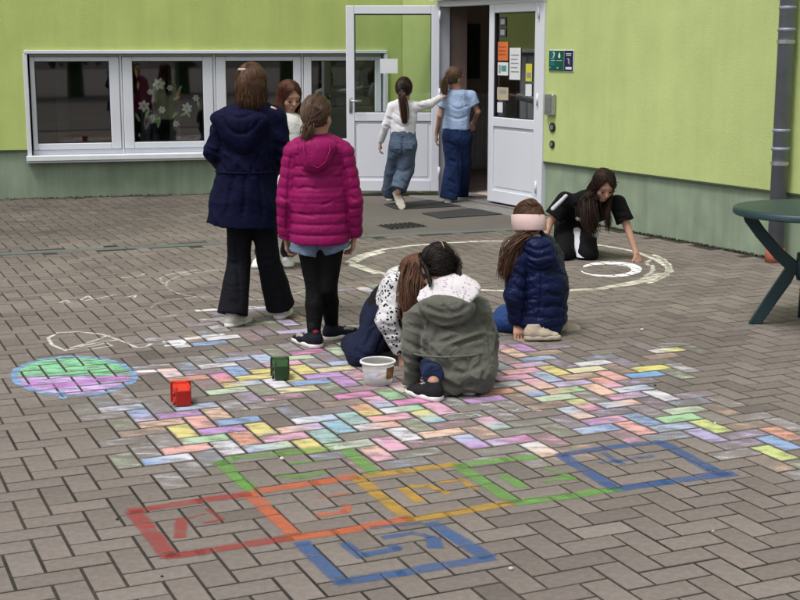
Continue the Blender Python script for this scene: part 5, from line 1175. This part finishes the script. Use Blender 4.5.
def person_door_blue():
    Y = 13.32; D = lambda x, y, dy=0: P3(x, y, Y + dy)
    R = root_at(.53, Y, 'girl in light blue T-shirt and wide navy jeans walking in through the door')
    f = N_((.75, .62, -.05)); H = Head(D(455, 78.5), f, s_=.98); bf = N_((.3, .95, 0))
    J = dict(H=H, nk=D(457, 90.5), sl=D(445, 97), sr=D(471, 96, .02), el=D(440, 116, -.02), er=D(478, 112, .02), wl=D(436.5, 134, .05), wr=D(474, 122, .2), pv=D(456, 130))
    J['hl'], J['hr'] = D(451, 136), D(463, 136, .03); J['kl'], J['kr'] = D(454, 164, .02), D(463, 162, .12)
    hl_, hr_ = G(447, 204), G(459, 199.5); dl = N_((.22, 1, 0)); dr = N_((.3, 1, 0)); J['al'] = hl_ + dl * .05 + ZZ * .08; J['ar'] = hr_ + dr * .05 + ZZ * .08
    body(R, J, .97, SKIN2, hands={'l': ((-.08, .1, -1), (1, 0, 0), (0, 1, 0), .6), 'r': None})
    bl = cloth('light_blue_jersey', (0.2880, 0.3816, 0.5472), bump=.2); sd = J['sr'] - J['sl']; F = Field(folds(.009, 18, 5, .5))
    F.econe(D(457, 96), D(457, 108), (.122, .078), (.130, .092), sd, .03); F.econe(D(457, 108), D(456, 129), (.130, .092), (.136, .105), sd, .02, True); F.cone(D(447, 97), D(469, 96, .02), .046, .046, .03); F.cone(J['nk'] - ZZ * .03, J['nk'], .056, .05, .02, True)
    for a, e in (('sl', 'el'), ('sr', 'er')): F.cone(J[a], J[a] * .45 + J[e] * .55, .054, .055, .02, True)
    F.fold(Y, [[(449, 104), (457, 109), (468, 106)], [(448, 116), (458, 119), (467, 116)], [(462, 98), (464, 110)]], .008, .010); put('shirt', F, .0075, bl, R); jn = denim('navy_denim', (0.0143, 0.0292, 0.0910)); F = Field(folds(.010, 15, 4, .3)); F.econe(D(456, 126), D(457, 138), (.125, .10), (.142, .115), sd, .02)
    F.cone(J['hl'], J['kl'], .092, .088, .02); F.cone(J['kl'], hl_ + dl * .06 + ZZ * .045, .088, .092, .01, True); F.cone(J['hr'], J['kr'], .090, .082, .02); F.cone(J['kr'], hr_ + dr * .06 + ZZ * .05, .082, .086, .01, True); F.fold(Y, [[(457, 132), (458, 145), (459, 165), (460, 190)], [(447, 142), (454, 146)], [(450, 160), (456, 162)], [(449, 180), (455, 184)], [(449, 191), (456, 194)]], .012, .011); put('jeans', F, .0075, jn, R)
    sn = cloth('white_sneaker', (.70, .70, .72)); shoe(R, hl_, dl, .225, sn, SOLE_W); shoe(R, hr_, dr, .225, sn, SOLE_W)
    hm = hair_mat('hair_light_brown', (.14, .085, .052)); g0 = [H.at(-.005, -.095, .0), H.at(-.01, -.128, -.03), H.at(-.015, -.128, -.09), H.at(-.015, -.115, -.155)]
    hair(R, H, hm, 41, 'back', gather=(-.1, -.99, .02), n=240, cap=1.03, tails=((g0, .012, .016, 120, .004),))
person_door_white(); person_door_blue()

# ------------------------------------------------------------------ kneeling, black shirt, drawing the circle
def person_black():
    Y = 9.72; D = lambda x, y, dy=0: P3(x, y, Y + dy)
    R = root_at(1.27, Y, 'girl in black T-shirt kneeling and leaning on one hand to chalk a circle')
    f = N_((.18, -.80, -.58)); H = Head(D(603.5, 185, -.06), f, up=N_((.10, -.3, .94)), s_=1.0)
    J = dict(down=True, H=H, nk=D(594, 197, .06), sr=D(565, 201, .10), sl=D(618, 203, .02), er=D(550, 222, .10), el=D(627, 226, -.02), wr=D(542, 246, .02), wl=D(636, 253, -.10), pv=D(574, 222, .34))
    J['hr'], J['hl'] = D(566, 226, .30), D(584, 226, .30); J['kr'], J['kl'] = D(563, 254, -.02), D(588, 254, .0)
    J['ar'], J['al'] = D(564, 244, .42), D(588, 244, .42)
    body(R, J, .98, SKIN, hands={'l': ((.35, -.25, -1), (0, .3, -1), (-1, -.3, 0), 1.0), 'r': ((-.1, -.4, -.6), (0, 0, -1), (1, 0, 0), .25)})
    bk = cloth('black_jersey', (0.0048, 0.0048, 0.0060), rough=.85); sd = J['sl'] - J['sr']; F = Field(folds(.010, 17, 7, .6))
    F.econe(D(575, 216, .30), D(588, 208, .14), (.135, .10), (.150, .100), sd, .03); F.econe(D(588, 208, .14), D(593, 201, .08), (.150, .100), (.13, .075), sd, .03); F.cone(D(570, 202, .10), D(614, 203, .03), .058, .056, .03)
    F.cone(J['sr'], J['sr'] * .25 + J['er'] * .75, .066, .072, .02, True); F.cone(J['sl'], J['sl'] * .2 + J['el'] * .8, .062, .066, .02, True); F.fold(Y, [[(575, 205), (585, 212)], [(605, 206), (612, 214)], [(560, 203), (566, 210)], [(616, 212), (624, 212)], [(618, 219), (627, 218)]], .009, .010); put('shirt', F, .007, bk, R); sh = LASTP[R.name]
    wh = cloth('white_panel', (0.4960, 0.5120, 0.5600)); F = Field().cone(D(566, 196, .035), D(553, 209, .06), .014, .018); put('shoulder_stripe', F, .006, wh, sh)
    F = Field(folds(.006, 20, 2)); F.econe(D(578, 217, .10), D(592, 220, .06), (.03, .022), (.026, .02), (0, 0, 1)); put('shirt_hem', F, .006, wh, sh)
    F = Field(folds(.009, 16, 3, .5)); F.econe(D(574, 221, .34), D(575, 228, .28), (.14, .12), (.14, .12), sd, .03)
    for q in 'lr': F.cone(J['h' + q], J['k' + q], .088, .074, .02); F.cone(J['k' + q], J['a' + q], .072, .058, .02, True)
    F.cut((0, 0, .003), (0, 0, -1)); put('trousers', F, .007, bk, R)
    # broad pale stripe down the nearer thigh
    F = Field(folds(.004, 20, 5)); a, b = J['hl'], J['kl']; off = np.array([-.052, -.055, .035]); F.econe(a + off + np.array([-.02, -.02, 0]), b + np.array([-.045, -.055, -.035]), (.045, .022), (.040, .022), (1, -.2, 0)); F.cut((0, 0, .02), (0, 0, -1)); put('stripe', F, .006, wh, LASTP[R.name])
    F = Field(folds(.004, 22, 5)); F.cone(D(590, 226, .12), D(595, 234, .10), .034, .030); put('stripe', F, .006, wh, LASTP[R.name])
    sn = cloth('black_shoe', (.02, .02, .022)); 
    for q in 'lr': shoe(R, J['a' + q] + np.array([0, -.02, -.01]), (0, .8, -.35), .21, sn, SOLE_W, up=(0, -.4, -.9))
    def loose(e, sg, r):
        L = r.uniform(.20, .30)
        if sg < 0: b = np.array([-.03, -.035, 0]); return [b * .3 + np.array([-.01, 0, -L * .25]), b * .8 + np.array([-.015, -.01, -L * .6]) + r.normal(0, .008, 3), b + np.array([.0, -.01, -L]) + r.normal(0, .012, 3)]
        return [np.array([-.008, .014, -.02]), np.array([-.018, .03, -.04]), np.array([-.03, .045, -.07]) + r.normal(0, .004, 3)]
    hair(R, H, hair_mat('hair_dark', (.036, .019, .014)), 51, 'loose', loose=loose, n=430, cap=1.04, part=.22, line=.016, tails=(([H.at(-.075, -.01, -.02), D(589, 198, -.06), D(587, 212, -.12), D(590, 226, -.13), D(593, 235, -.12)], .014, .022, 130, .0045), ([H.at(-.07, -.03, .0), D(586, 200, -.05), D(584, 214, -.08), D(587, 227, -.08)], .012, .018, 90, .0045)))
person_black()

# ------------------------------------------------------------------ kneeling, navy puffer, pink headband
def person_puffer():
    Y = 7.10; D = lambda x, y, dy=0: P3(x, y, Y + dy)
    R = root_at(.72, Y, 'girl in navy quilted jacket and pale pink headband sitting back on her heels')
    f = N_((-.42, .86, -.30)); H = Head(D(528, 222, .03), f, up=N_((-.05, .25, .95)), s_=.98)
    J = dict(H=H, nk=D(534, 243, .02), sl=D(517, 261, -.06), sr=D(553, 257, .13), el=D(514, 296, -.10), er=D(556, 295, .22), wl=D(517, 322, -.06), wr=D(520, 316, .38), pv=D(543, 312, .04))
    J['hl'], J['hr'] = D(537, 316, -.02), D(548, 312, .14); J['kl'], J['kr'] = D(501, 322, .10), D(506, 316, .32); J['al'], J['ar'] = D(540, 327, .0), D(552, 325, .10)
    body(R, J, .96, SKIN, hands={'l': ((.10, -.35, -.55), (0, 0, -1), (1, .2, 0), .45), 'r': None})
    nv = mk('navy_nylon', (.0045, .009, .042), rough=.45, var=.15, scale=8, bump=.2, bscale=60, spec=.14, bdist=.005, wr=.0022, wscale=20); sd = J['sr'] - J['sl']; qt = (.0045, .060); F = Field(folds(.008, 20, 8, .8))
    F.econe(D(536, 252, .03), D(541, 285, .03), (.135, .112), (.150, .140), sd, .03, False, qt); F.econe(D(541, 285, .03), D(538, 331, .03), (.150, .140), (.165, .155), sd, .03, False, qt); F.cone(D(522, 258, -.04), D(549, 255, .11), .068, .068, .03); F.cone(D(534, 250, .02), D(534, 242, .02), .066, .062, .03)
    F.cut(D(538, 329, -.14), N_((.04, 0, -1)))
    for a, e, w in (('sl', 'el', 'wl'), ('sr', 'er', 'wr')): F.cone(J[a], J[e], .062, .054, .008, False, qt); F.cone(J[e], J[w], .054, .044, .012, True, qt)
    F.fold(Y, [[(538, 262), (542, 278), (541, 300), (538, 318)]], .011, .007)
    F.fold(Y, [[(514, 272), (524, 277), (535, 276)], [(513, 284), (523, 290), (536, 288)], [(512, 296), (522, 300), (536, 299)], [(513, 308), (524, 311), (536, 309)], [(546, 275), (556, 272), (566, 276)], [(546, 292), (558, 296), (567, 290)], [(545, 308), (556, 305), (566, 309)]], .008, .008)
    put('jacket', F, .006, nv, R); F = Field(folds(.006, 22, 3)); F.ell(D(537, 246, -.065), (.088, .06, .052), None, .03); F.ell(D(541, 258, -.085), (.085, .05, .065), None, .03); F.fold(Y, [[(524, 252), (536, 258), (552, 254)], [(526, 246), (538, 250), (550, 246)], [(528, 262), (540, 267), (554, 262)]], .008, .007); put('hood', F, .006, nv, LASTP[R.name])
    pkc = cloth('pink_collar', (.55, .33, .33)); F = Field().cone(D(528, 241, -.02), D(537, 238, -.03), .026, .024); put('collar', F, .005, pkc, R)
    jn = denim('bright_denim', (0.0228, 0.0553, 0.1690)); F = Field(folds(.006, 22, 3)); F.econe(D(543, 310, .04), D(541, 320, .04), (.125, .12), (.13, .12), sd, .03)
    for q in 'lr': F.cone(J['h' + q], J['k' + q], .080, .064, .02); F.cone(J['k' + q], J['a' + q], .058, .048, .02, True)
    F.cut((0, 0, .003), (0, 0, -1)); put('jeans', F, .006, jn, R)
    cn = cloth('beige_canvas', (.36, .31, .24)); 
    hs_ = G(556, 339); F_ = shoe(R, G(524, 341) + ZZ * .002, N_((1, .10, .0)), .205, cn, SOLE_B, up=(0, .15, 1), w=.038)
    shoe(R, D(548, 331, .12), N_((1, .25, -.05)), .19, cn, SOLE_B, up=(0, -.8, .55))
    hm = hair_mat('hair_brown_mid', (.105, .052, .030)); g0 = [D(524, 238, -.06), D(512, 248, -.08), D(507, 262, -.10), D(504, 277, -.11)]
    h_ = hair(R, H, hm, 61, 'back', gather=(-.15, -.85, .50), n=300, cap=1.05, tails=((g0, .014, .020, 150, .0048), ([D(528, 237, -.06), D(514, 246, -.08), D(509, 258, -.10), D(507, 268, -.11)], .010, .014, 110, .0048)))
    # bun coils and band
    r = np.random.default_rng(8); ps = []
    for k in range(26):
        a0 = r.uniform(0, 6.28); q = H.at(-.01, -.07, .085); rr = r.uniform(.012, .032); ps.append([q + (H.r * math.cos(a0 + t) + (H.u * .7 + H.f * .7) * math.sin(a0 + t)) * rr * s_ + (H.u - H.f) * (.012 - .2 * abs(rr - .02)) for t, s_ in zip(np.linspace(0, 4, 12), np.linspace(1, .9, 12))])
    v, q, t = tubes(ps, ([(.006, .005)] * len(ps), list(r.uniform(.7, 1.5, len(ps))))); fastmesh('bun', v, q, hm, h_, {'tone': t})
    bd = cloth('pink_band', (0.5440, 0.4000, 0.3840), bump=.3, wr=.0005); P = []; m = MB(); nn = 40
    for i in range(nn):
        a = T2 * i / nn; cx = H.at(.088 * math.sin(a), .106 * math.cos(a) - .008, .020 - .034 * (1 - math.cos(a)) * .5)
        cx0 = H.at(.084 * math.sin(a), .101 * math.cos(a) - .008, .020 - .034 * (1 - math.cos(a)) * .5)
        for c, z in ((cx0, -.052), (cx, -.046), (cx + (cx - H.c) * .03, -.006), (cx, .032), (cx0, .037)): P.append(c + H.u * z * H.s)
    m.add(P, [(i * 5 + k, ((i + 1) % nn) * 5 + k, ((i + 1) % nn) * 5 + k + 1, i * 5 + k + 1) for i in range(nn) for k in range(4)]); m.build('headband', bd, h_, True)
person_puffer()

# ------------------------------------------------------------------ kneeling, patterned sweater
def person_pattern():
    Y = 6.45; D = lambda x, y, dy=0: P3(x, y, Y + dy)
    R = root_at(-.10, Y, 'girl in white sweater with black print kneeling in navy trousers, long brown hair hanging')
    f = N_((.70, -.15, -.70)); H = Head(D(417, 277, .10), f, up=N_((.55, 0, .83)), s_=.95)
    J = dict(H=H, nk=D(405, 281, .12), sr=D(394, 287, -.02), sl=D(404, 278, .26), er=D(387, 321, -.10), el=D(420, 310, .35), wr=D(401, 352, -.08), wl=D(428, 345, .25), pv=D(386, 314, .20))
    J['hr'], J['hl'] = D(384, 318, .12), D(390, 316, .28); J['kr'], J['kl'] = D(362, 354, -.04), D(378, 350, .30); J['ar'], J['al'] = D(352, 344, .34), D(366, 342, .55)
    body(R, J, .92, SKIN, hands={'r': ((.35, -.3, -1), (.3, .2, -.5), (1, 0, 0), .8), 'l': None})
    m_ = cloth('print_sweater', (0.5412, 0.5412, 0.5494), bump=.2)
    def pat(nt, src):
        tc = nt.nodes.new('ShaderNodeTexCoord'); n1 = nt.nodes.new('ShaderNodeTexNoise'); n1.inputs['Scale'].default_value = 70; n1.inputs['Detail'].default_value = 1.5
        v = nt.nodes.new('ShaderNodeTexVoronoi'); v.inputs['Scale'].default_value = 58; ad = nt.nodes.new('ShaderNodeMath'); ad.operation = 'MULTIPLY_ADD'; ad.inputs[1].default_value = .95
        nt.links.new(tc.outputs['Object'], n1.inputs[0]); nt.links.new(tc.outputs['Object'], v.inputs[0]); nt.links.new(n1.outputs[0], ad.inputs[0]); nt.links.new(v.outputs['Distance'], ad.inputs[2])
        r = nt.nodes.new('ShaderNodeValToRGB'); r.color_ramp.elements[0].position = .80; r.color_ramp.elements[0].color = (.02, .02, .025, 1); r.color_ramp.elements[1].position = .84; r.color_ramp.elements[1].color = (1, 1, 1, 1)
        nt.links.new(ad.outputs[0], r.inputs[0]); mu = nt.nodes.new('ShaderNodeVectorMath'); mu.operation = 'MULTIPLY'; nt.links.new(src, mu.inputs[0]); nt.links.new(r.outputs[0], mu.inputs[1]); return mu.outputs[0]
    recolor(m_, pat); sd = J['sl'] - J['sr']; F = Field(folds(.008, 20, 6, .6))
    F.econe(D(389, 302, .19), D(399, 285, .13), (.125, .085), (.130, .085), sd, .03); F.cone(J['sr'], J['sl'], .060, .055, .03); F.cone(D(398, 284, .12), J['nk'], .07, .052, .02)
    for a, e, w in (('sr', 'er', 'wr'), ('sl', 'el', 'wl')): F.cone(J[a], J[e], .060, .052, .025); F.cone(J[e], J[w], .052, .040, .02, True)
    F.fold(Y, [[(383, 300), (392, 306)], [(381, 312), (391, 316)], [(381, 324), (392, 327)], [(384, 334), (396, 333)], [(388, 343), (399, 342)], [(388, 286), (396, 294)]], .008, .008)
    put('sweater', F, .006, m_, R); bk = cloth('black_waist', (.01, .01, .012)); F = Field(folds(.006, 20, 1)); F.econe(D(385, 314, .19), D(389, 301, .19), (.128, .105), (.126, .098), sd, .02); put('shirt_tail', F, .006, bk, R)
    nv = denim('navy_trouser', (0.0097, 0.0128, 0.0338)); F = Field(folds(.008, 18, 2, .5)); F.econe(J['pv'], D(383, 320, .19), (.130, .12), (.132, .12), sd, .03)
    for q in 'lr': F.cone(J['h' + q], J['k' + q], .092, .076, .02); F.cone(J['k' + q], J['a' + q], .074, .060, .02, True)
    F.fold(Y, [[(384, 322), (374, 330), (366, 345)], [(390, 326), (382, 340), (376, 355)], [(378, 318), (370, 326)], [(356, 350), (364, 356), (372, 357)]], .010, .010); F.cut((0, 0, .003), (0, 0, -1)); put('trousers', F, .006, nv, R); sn = cloth('dark_shoe', (.03, .03, .035))
    for q in 'lr': shoe(R, J['a' + q] + np.array([.0, .0, -.02]), (-.35, .85, -.3), .20, sn, SOLE_W, up=(-.2, -.4, -.9))
    def loose(e, sg, r):
        L = r.uniform(.20, .30); b = np.array([-.015, -.04, 0]); return [b * .4 + np.array([0, 0, -L * .3]), b + np.array([0, 0, -L * .65]) + r.normal(0, .007, 3), b * 1.2 + np.array([-.02, 0, -L]) + r.normal(0, .01, 3)]
    hair(R, H, hair_mat('hair_chestnut', (.15, .070, .042)), 71, 'loose', loose=loose, n=380, cap=1.05, tails=(([D(413, 268, -.0), D(408, 280, -.06), D(407, 298, -.10), D(411, 318, -.10), D(412, 332, -.10)], .014, .022, 150, .0045), ([D(420, 272, .0), D(416, 284, -.05), D(414, 300, -.08), D(416, 322, -.08)], .012, .02, 90, .0045)))
person_pattern()

# ------------------------------------------------------------------ squatting, olive parka
def person_olive():
    Y = 5.86; D = lambda x, y, dy=0: P3(x, y, Y + dy)
    R = root_at(.20, Y, 'girl squatting with her back turned in olive parka, pale flowered hood lining, dark braided hair')
    f = N_((-.22, .72, -.62)); H = Head(D(438, 269, .13), f, up=N_((-.06, .55, .83)), s_=.98)
    J = dict(H=H, nk=D(446, 296, .10), sl=D(422, 314, .06), sr=D(477, 312, .06), el=D(411, 350, .04), er=D(486, 345, .14), wl=D(413, 377, .10), wr=D(484, 372, .36), pv=D(452, 374, .02))
    J['hl'], J['hr'] = D(440, 374, .04), D(466, 374, .04); J['kl'], J['kr'] = D(424, 345, .36), D(478, 345, .38)
    hl_, hr_ = G(441, 402), G(468, 396); dl = N_((-.62, .72, 0)); dr = N_((.15, 1, 0)); J['al'] = hl_ + dl * .05 + ZZ * .08; J['ar'] = hr_ + dr * .05 + ZZ * .08
    body(R, J, .95, SKIN2, hands={'l': ((.2, .5, -.7), (0, .2, -1), (1, 0, 0), .8), 'r': None})
    ol = mk('olive_cotton', (.092, .094, .078), rough=.85, var=.14, scale=7, bump=.35, bscale=300, spec=.2, sheen=.1, bdist=.003, var2=.1, scale2=25, wr=.0022, wscale=13); sd = J['sr'] - J['sl']; F = Field(folds(.034, 13, 14, .9))
    F.econe(D(449, 308, .09), D(451, 338, .05), (.130, .098), (.152, .130), sd, .04); F.econe(D(453, 338, .05), D(459, 366, .05), (.156, .135), (.160, .165), sd, .03); F.econe(D(459, 366, .05), D(460, 386, .06), (.160, .165), (.115, .135), sd, .04)
    F.cone(D(427, 313, .06), D(475, 311, .06), .068, .066, .04); F.cone(D(446, 306, .09), J['nk'], .08, .066, .03); F.cut((0, 0, .012), (0, 0, -1))
    for a, e, w in (('sl', 'el', 'wl'), ('sr', 'er', 'wr')): F.cone(J[a], J[e], .064, .053, .008); F.cone(J[e], J[w], .053, .042, .01, True)
    F.fold(Y, [[(430, 322), (427, 340), (428, 356), (431, 372)], [(490, 322), (489, 338), (492, 356)]], .014, .008)
    F.fold(Y, [[(442, 325), (453, 328), (466, 334)], [(431, 342), (445, 341), (460, 336), (484, 324)], [(448, 347), (466, 342), (486, 335)], [(438, 330), (434, 340)], [(462, 322), (474, 326)], [(407, 326), (416, 328), (425, 332)], [(405, 342), (414, 347), (424, 351)], [(404, 356), (412, 360), (423, 360)], [(405, 366), (414, 371), (422, 370)], [(493, 330), (499, 338)]], .012, .010)
    F.fold(Y, [[(436, 362), (450, 371), (468, 372), (486, 362)], [(442, 380), (456, 388), (474, 385)], [(451, 358), (449, 372)], [(468, 357), (471, 370)], [(482, 356), (483, 366)], [(438, 357), (437, 366)], [(486, 370), (480, 386)]], .009, .010)
    F.fold(Y, [[(436, 345), (448, 337)], [(470, 345), (482, 343)]], -.008, .010)
    put('parka', F, .0055, ol, R); pk = LASTP[R.name]
    # waist seam, vent flap, hood and its flowered lining
    bx_ = N_(sd); by = N_(np.cross(ZZ, bx_)); w0 = D(451, 349, .05)
    m = MB(); m.tube([w0 + bx_ * .182 * math.sin(a) - by * .160 * math.cos(a) for a in np.linspace(-1.25, 1.25, 21)], .0055, 6); m.build('waist_seam', ol, pk, True)
    F = Field(folds(.006, 22, 7)); F.ell(D(447, 305, -.02), (.125, .075, .055), None, .03); F.ell(D(449, 314, -.045), (.095, .05, .06), None, .03); F.fold(Y, [[(424, 306), (438, 312), (454, 313), (468, 306)], [(432, 318), (446, 322), (460, 319)], [(444, 306), (452, 317)]], .010, .009); put('hood', F, .006, ol, pk); hd = LASTP[pk.name]
    fl = cloth('flower_lining', (0.5412, 0.5166, 0.5248), bump=.3)
    def pat(nt, src):
        tc = nt.nodes.new('ShaderNodeTexCoord'); v = nt.nodes.new('ShaderNodeTexVoronoi'); v.inputs['Scale'].default_value = 60; nt.links.new(tc.outputs['Object'], v.inputs[0]); r = nt.nodes.new('ShaderNodeValToRGB'); r.color_ramp.elements[0].position = .22; r.color_ramp.elements[0].color = (.62, .52, .66, 1); r.color_ramp.elements[1].position = .34; r.color_ramp.elements[1].color = (1, 1, 1, 1)
        nt.links.new(v.outputs['Distance'], r.inputs[0]); mu = nt.nodes.new('ShaderNodeVectorMath'); mu.operation = 'MULTIPLY'; nt.links.new(src, mu.inputs[0]); nt.links.new(r.outputs[0], mu.inputs[1]); return mu.outputs[0]
    recolor(fl, pat); ux = N_((1, .05, .18)); uy = N_((-.05, .75, .55)); uz = np.cross(ux, uy)
    F = Field(folds(.006, 24, 9)); F.ell(D(446, 294, -.01), (.122, .085, .026), np.array([ux, uy, uz]), .02); F.ell(D(455, 287, .02), (.08, .07, .03), np.array([ux, uy, uz]), .03); put('hood_lining', F, .006, fl, hd)
    bc = cloth('blue_collar', (.25, .40, .62)); F = Field().cone(D(452, 287, .04), D(463, 284, .05), .034, .032); put('collar', F, .006, bc, R)
    jn = denim('dark_blue_denim', (0.0143, 0.0228, 0.0585)); F = Field(folds(.006, 20, 4))
    F.econe(J['pv'], J['pv'] + np.array([0, .03, .01]), (.12, .10), (.12, .10), sd, .02)
    for q in 'lr': F.cone(J['h' + q], J['k' + q], .076, .062, .02); F.cone(J['k' + q], J['a' + q] + ZZ * .03, .058, .048, .02, True)
    put('jeans', F, .006, jn, R); bk = cloth('black_suede', (.014, .014, .016)); shoe(R, hl_, dl, .22, bk, SOLE_W, w=.039); shoe(R, hr_, dr, .22, bk, SOLE_W, w=.039)
    ch = R.children
    hm = hair_mat('hair_black', (.016, .011, .009)); 
    h_ = hair(R, H, hm, 81, 'back', gather=(-.95, -.25, -.35), n=200, cap=1.05)
    h2 = hair(R, H, hm, 82, 'back', gather=(.95, -.25, -.35), n=200, cap=1.055); h2.name = 'hair'
    # braids as rows of knots, and the pale parting line
    rr_ = np.random.default_rng(4)
    for sg in (-1, 1):
        ps = []; P = smooth_path([H.at(.060 * sg, .03, .09), H.at(.082 * sg, -.02, .05), H.at(.085 * sg, -.05, .0), H.at(.074 * sg, -.068, -.05), H.at(.062 * sg, -.06, -.12)], 26); tt = np.linspace(0, 1, 26)
        for k in range(60):
            ph = rr_.uniform(0, 6.28); q_ = rr_.uniform(.3, 1) * .013; w_ = 16 * tt + ph; ps.append(P + (np.cos(w_)[:, None] * (P - H.c) / .09 + np.sin(w_)[:, None] * H.f) * q_ + rr_.normal(0, .0012, 3))
        v, q, t = tubes(ps, ([(.0030, .0024)] * len(ps), list(rr_.uniform(.6, 1.3, len(ps))))); fastmesh('braid', v, q, hm, h_, {'tone': t})
    m = MB(); c = H.at(0, -.008, .020); R_ = np.array((.0775, .097, .096)) * .98 * 1.10; m.tube([c + H.fr.T @ (N_((.05, math.cos(a), math.sin(a))) * R_) for a in np.linspace(1.2, 2.9, 14)], .0024, 5); m.build('parting', SKIN2, h_, True)
person_olive()
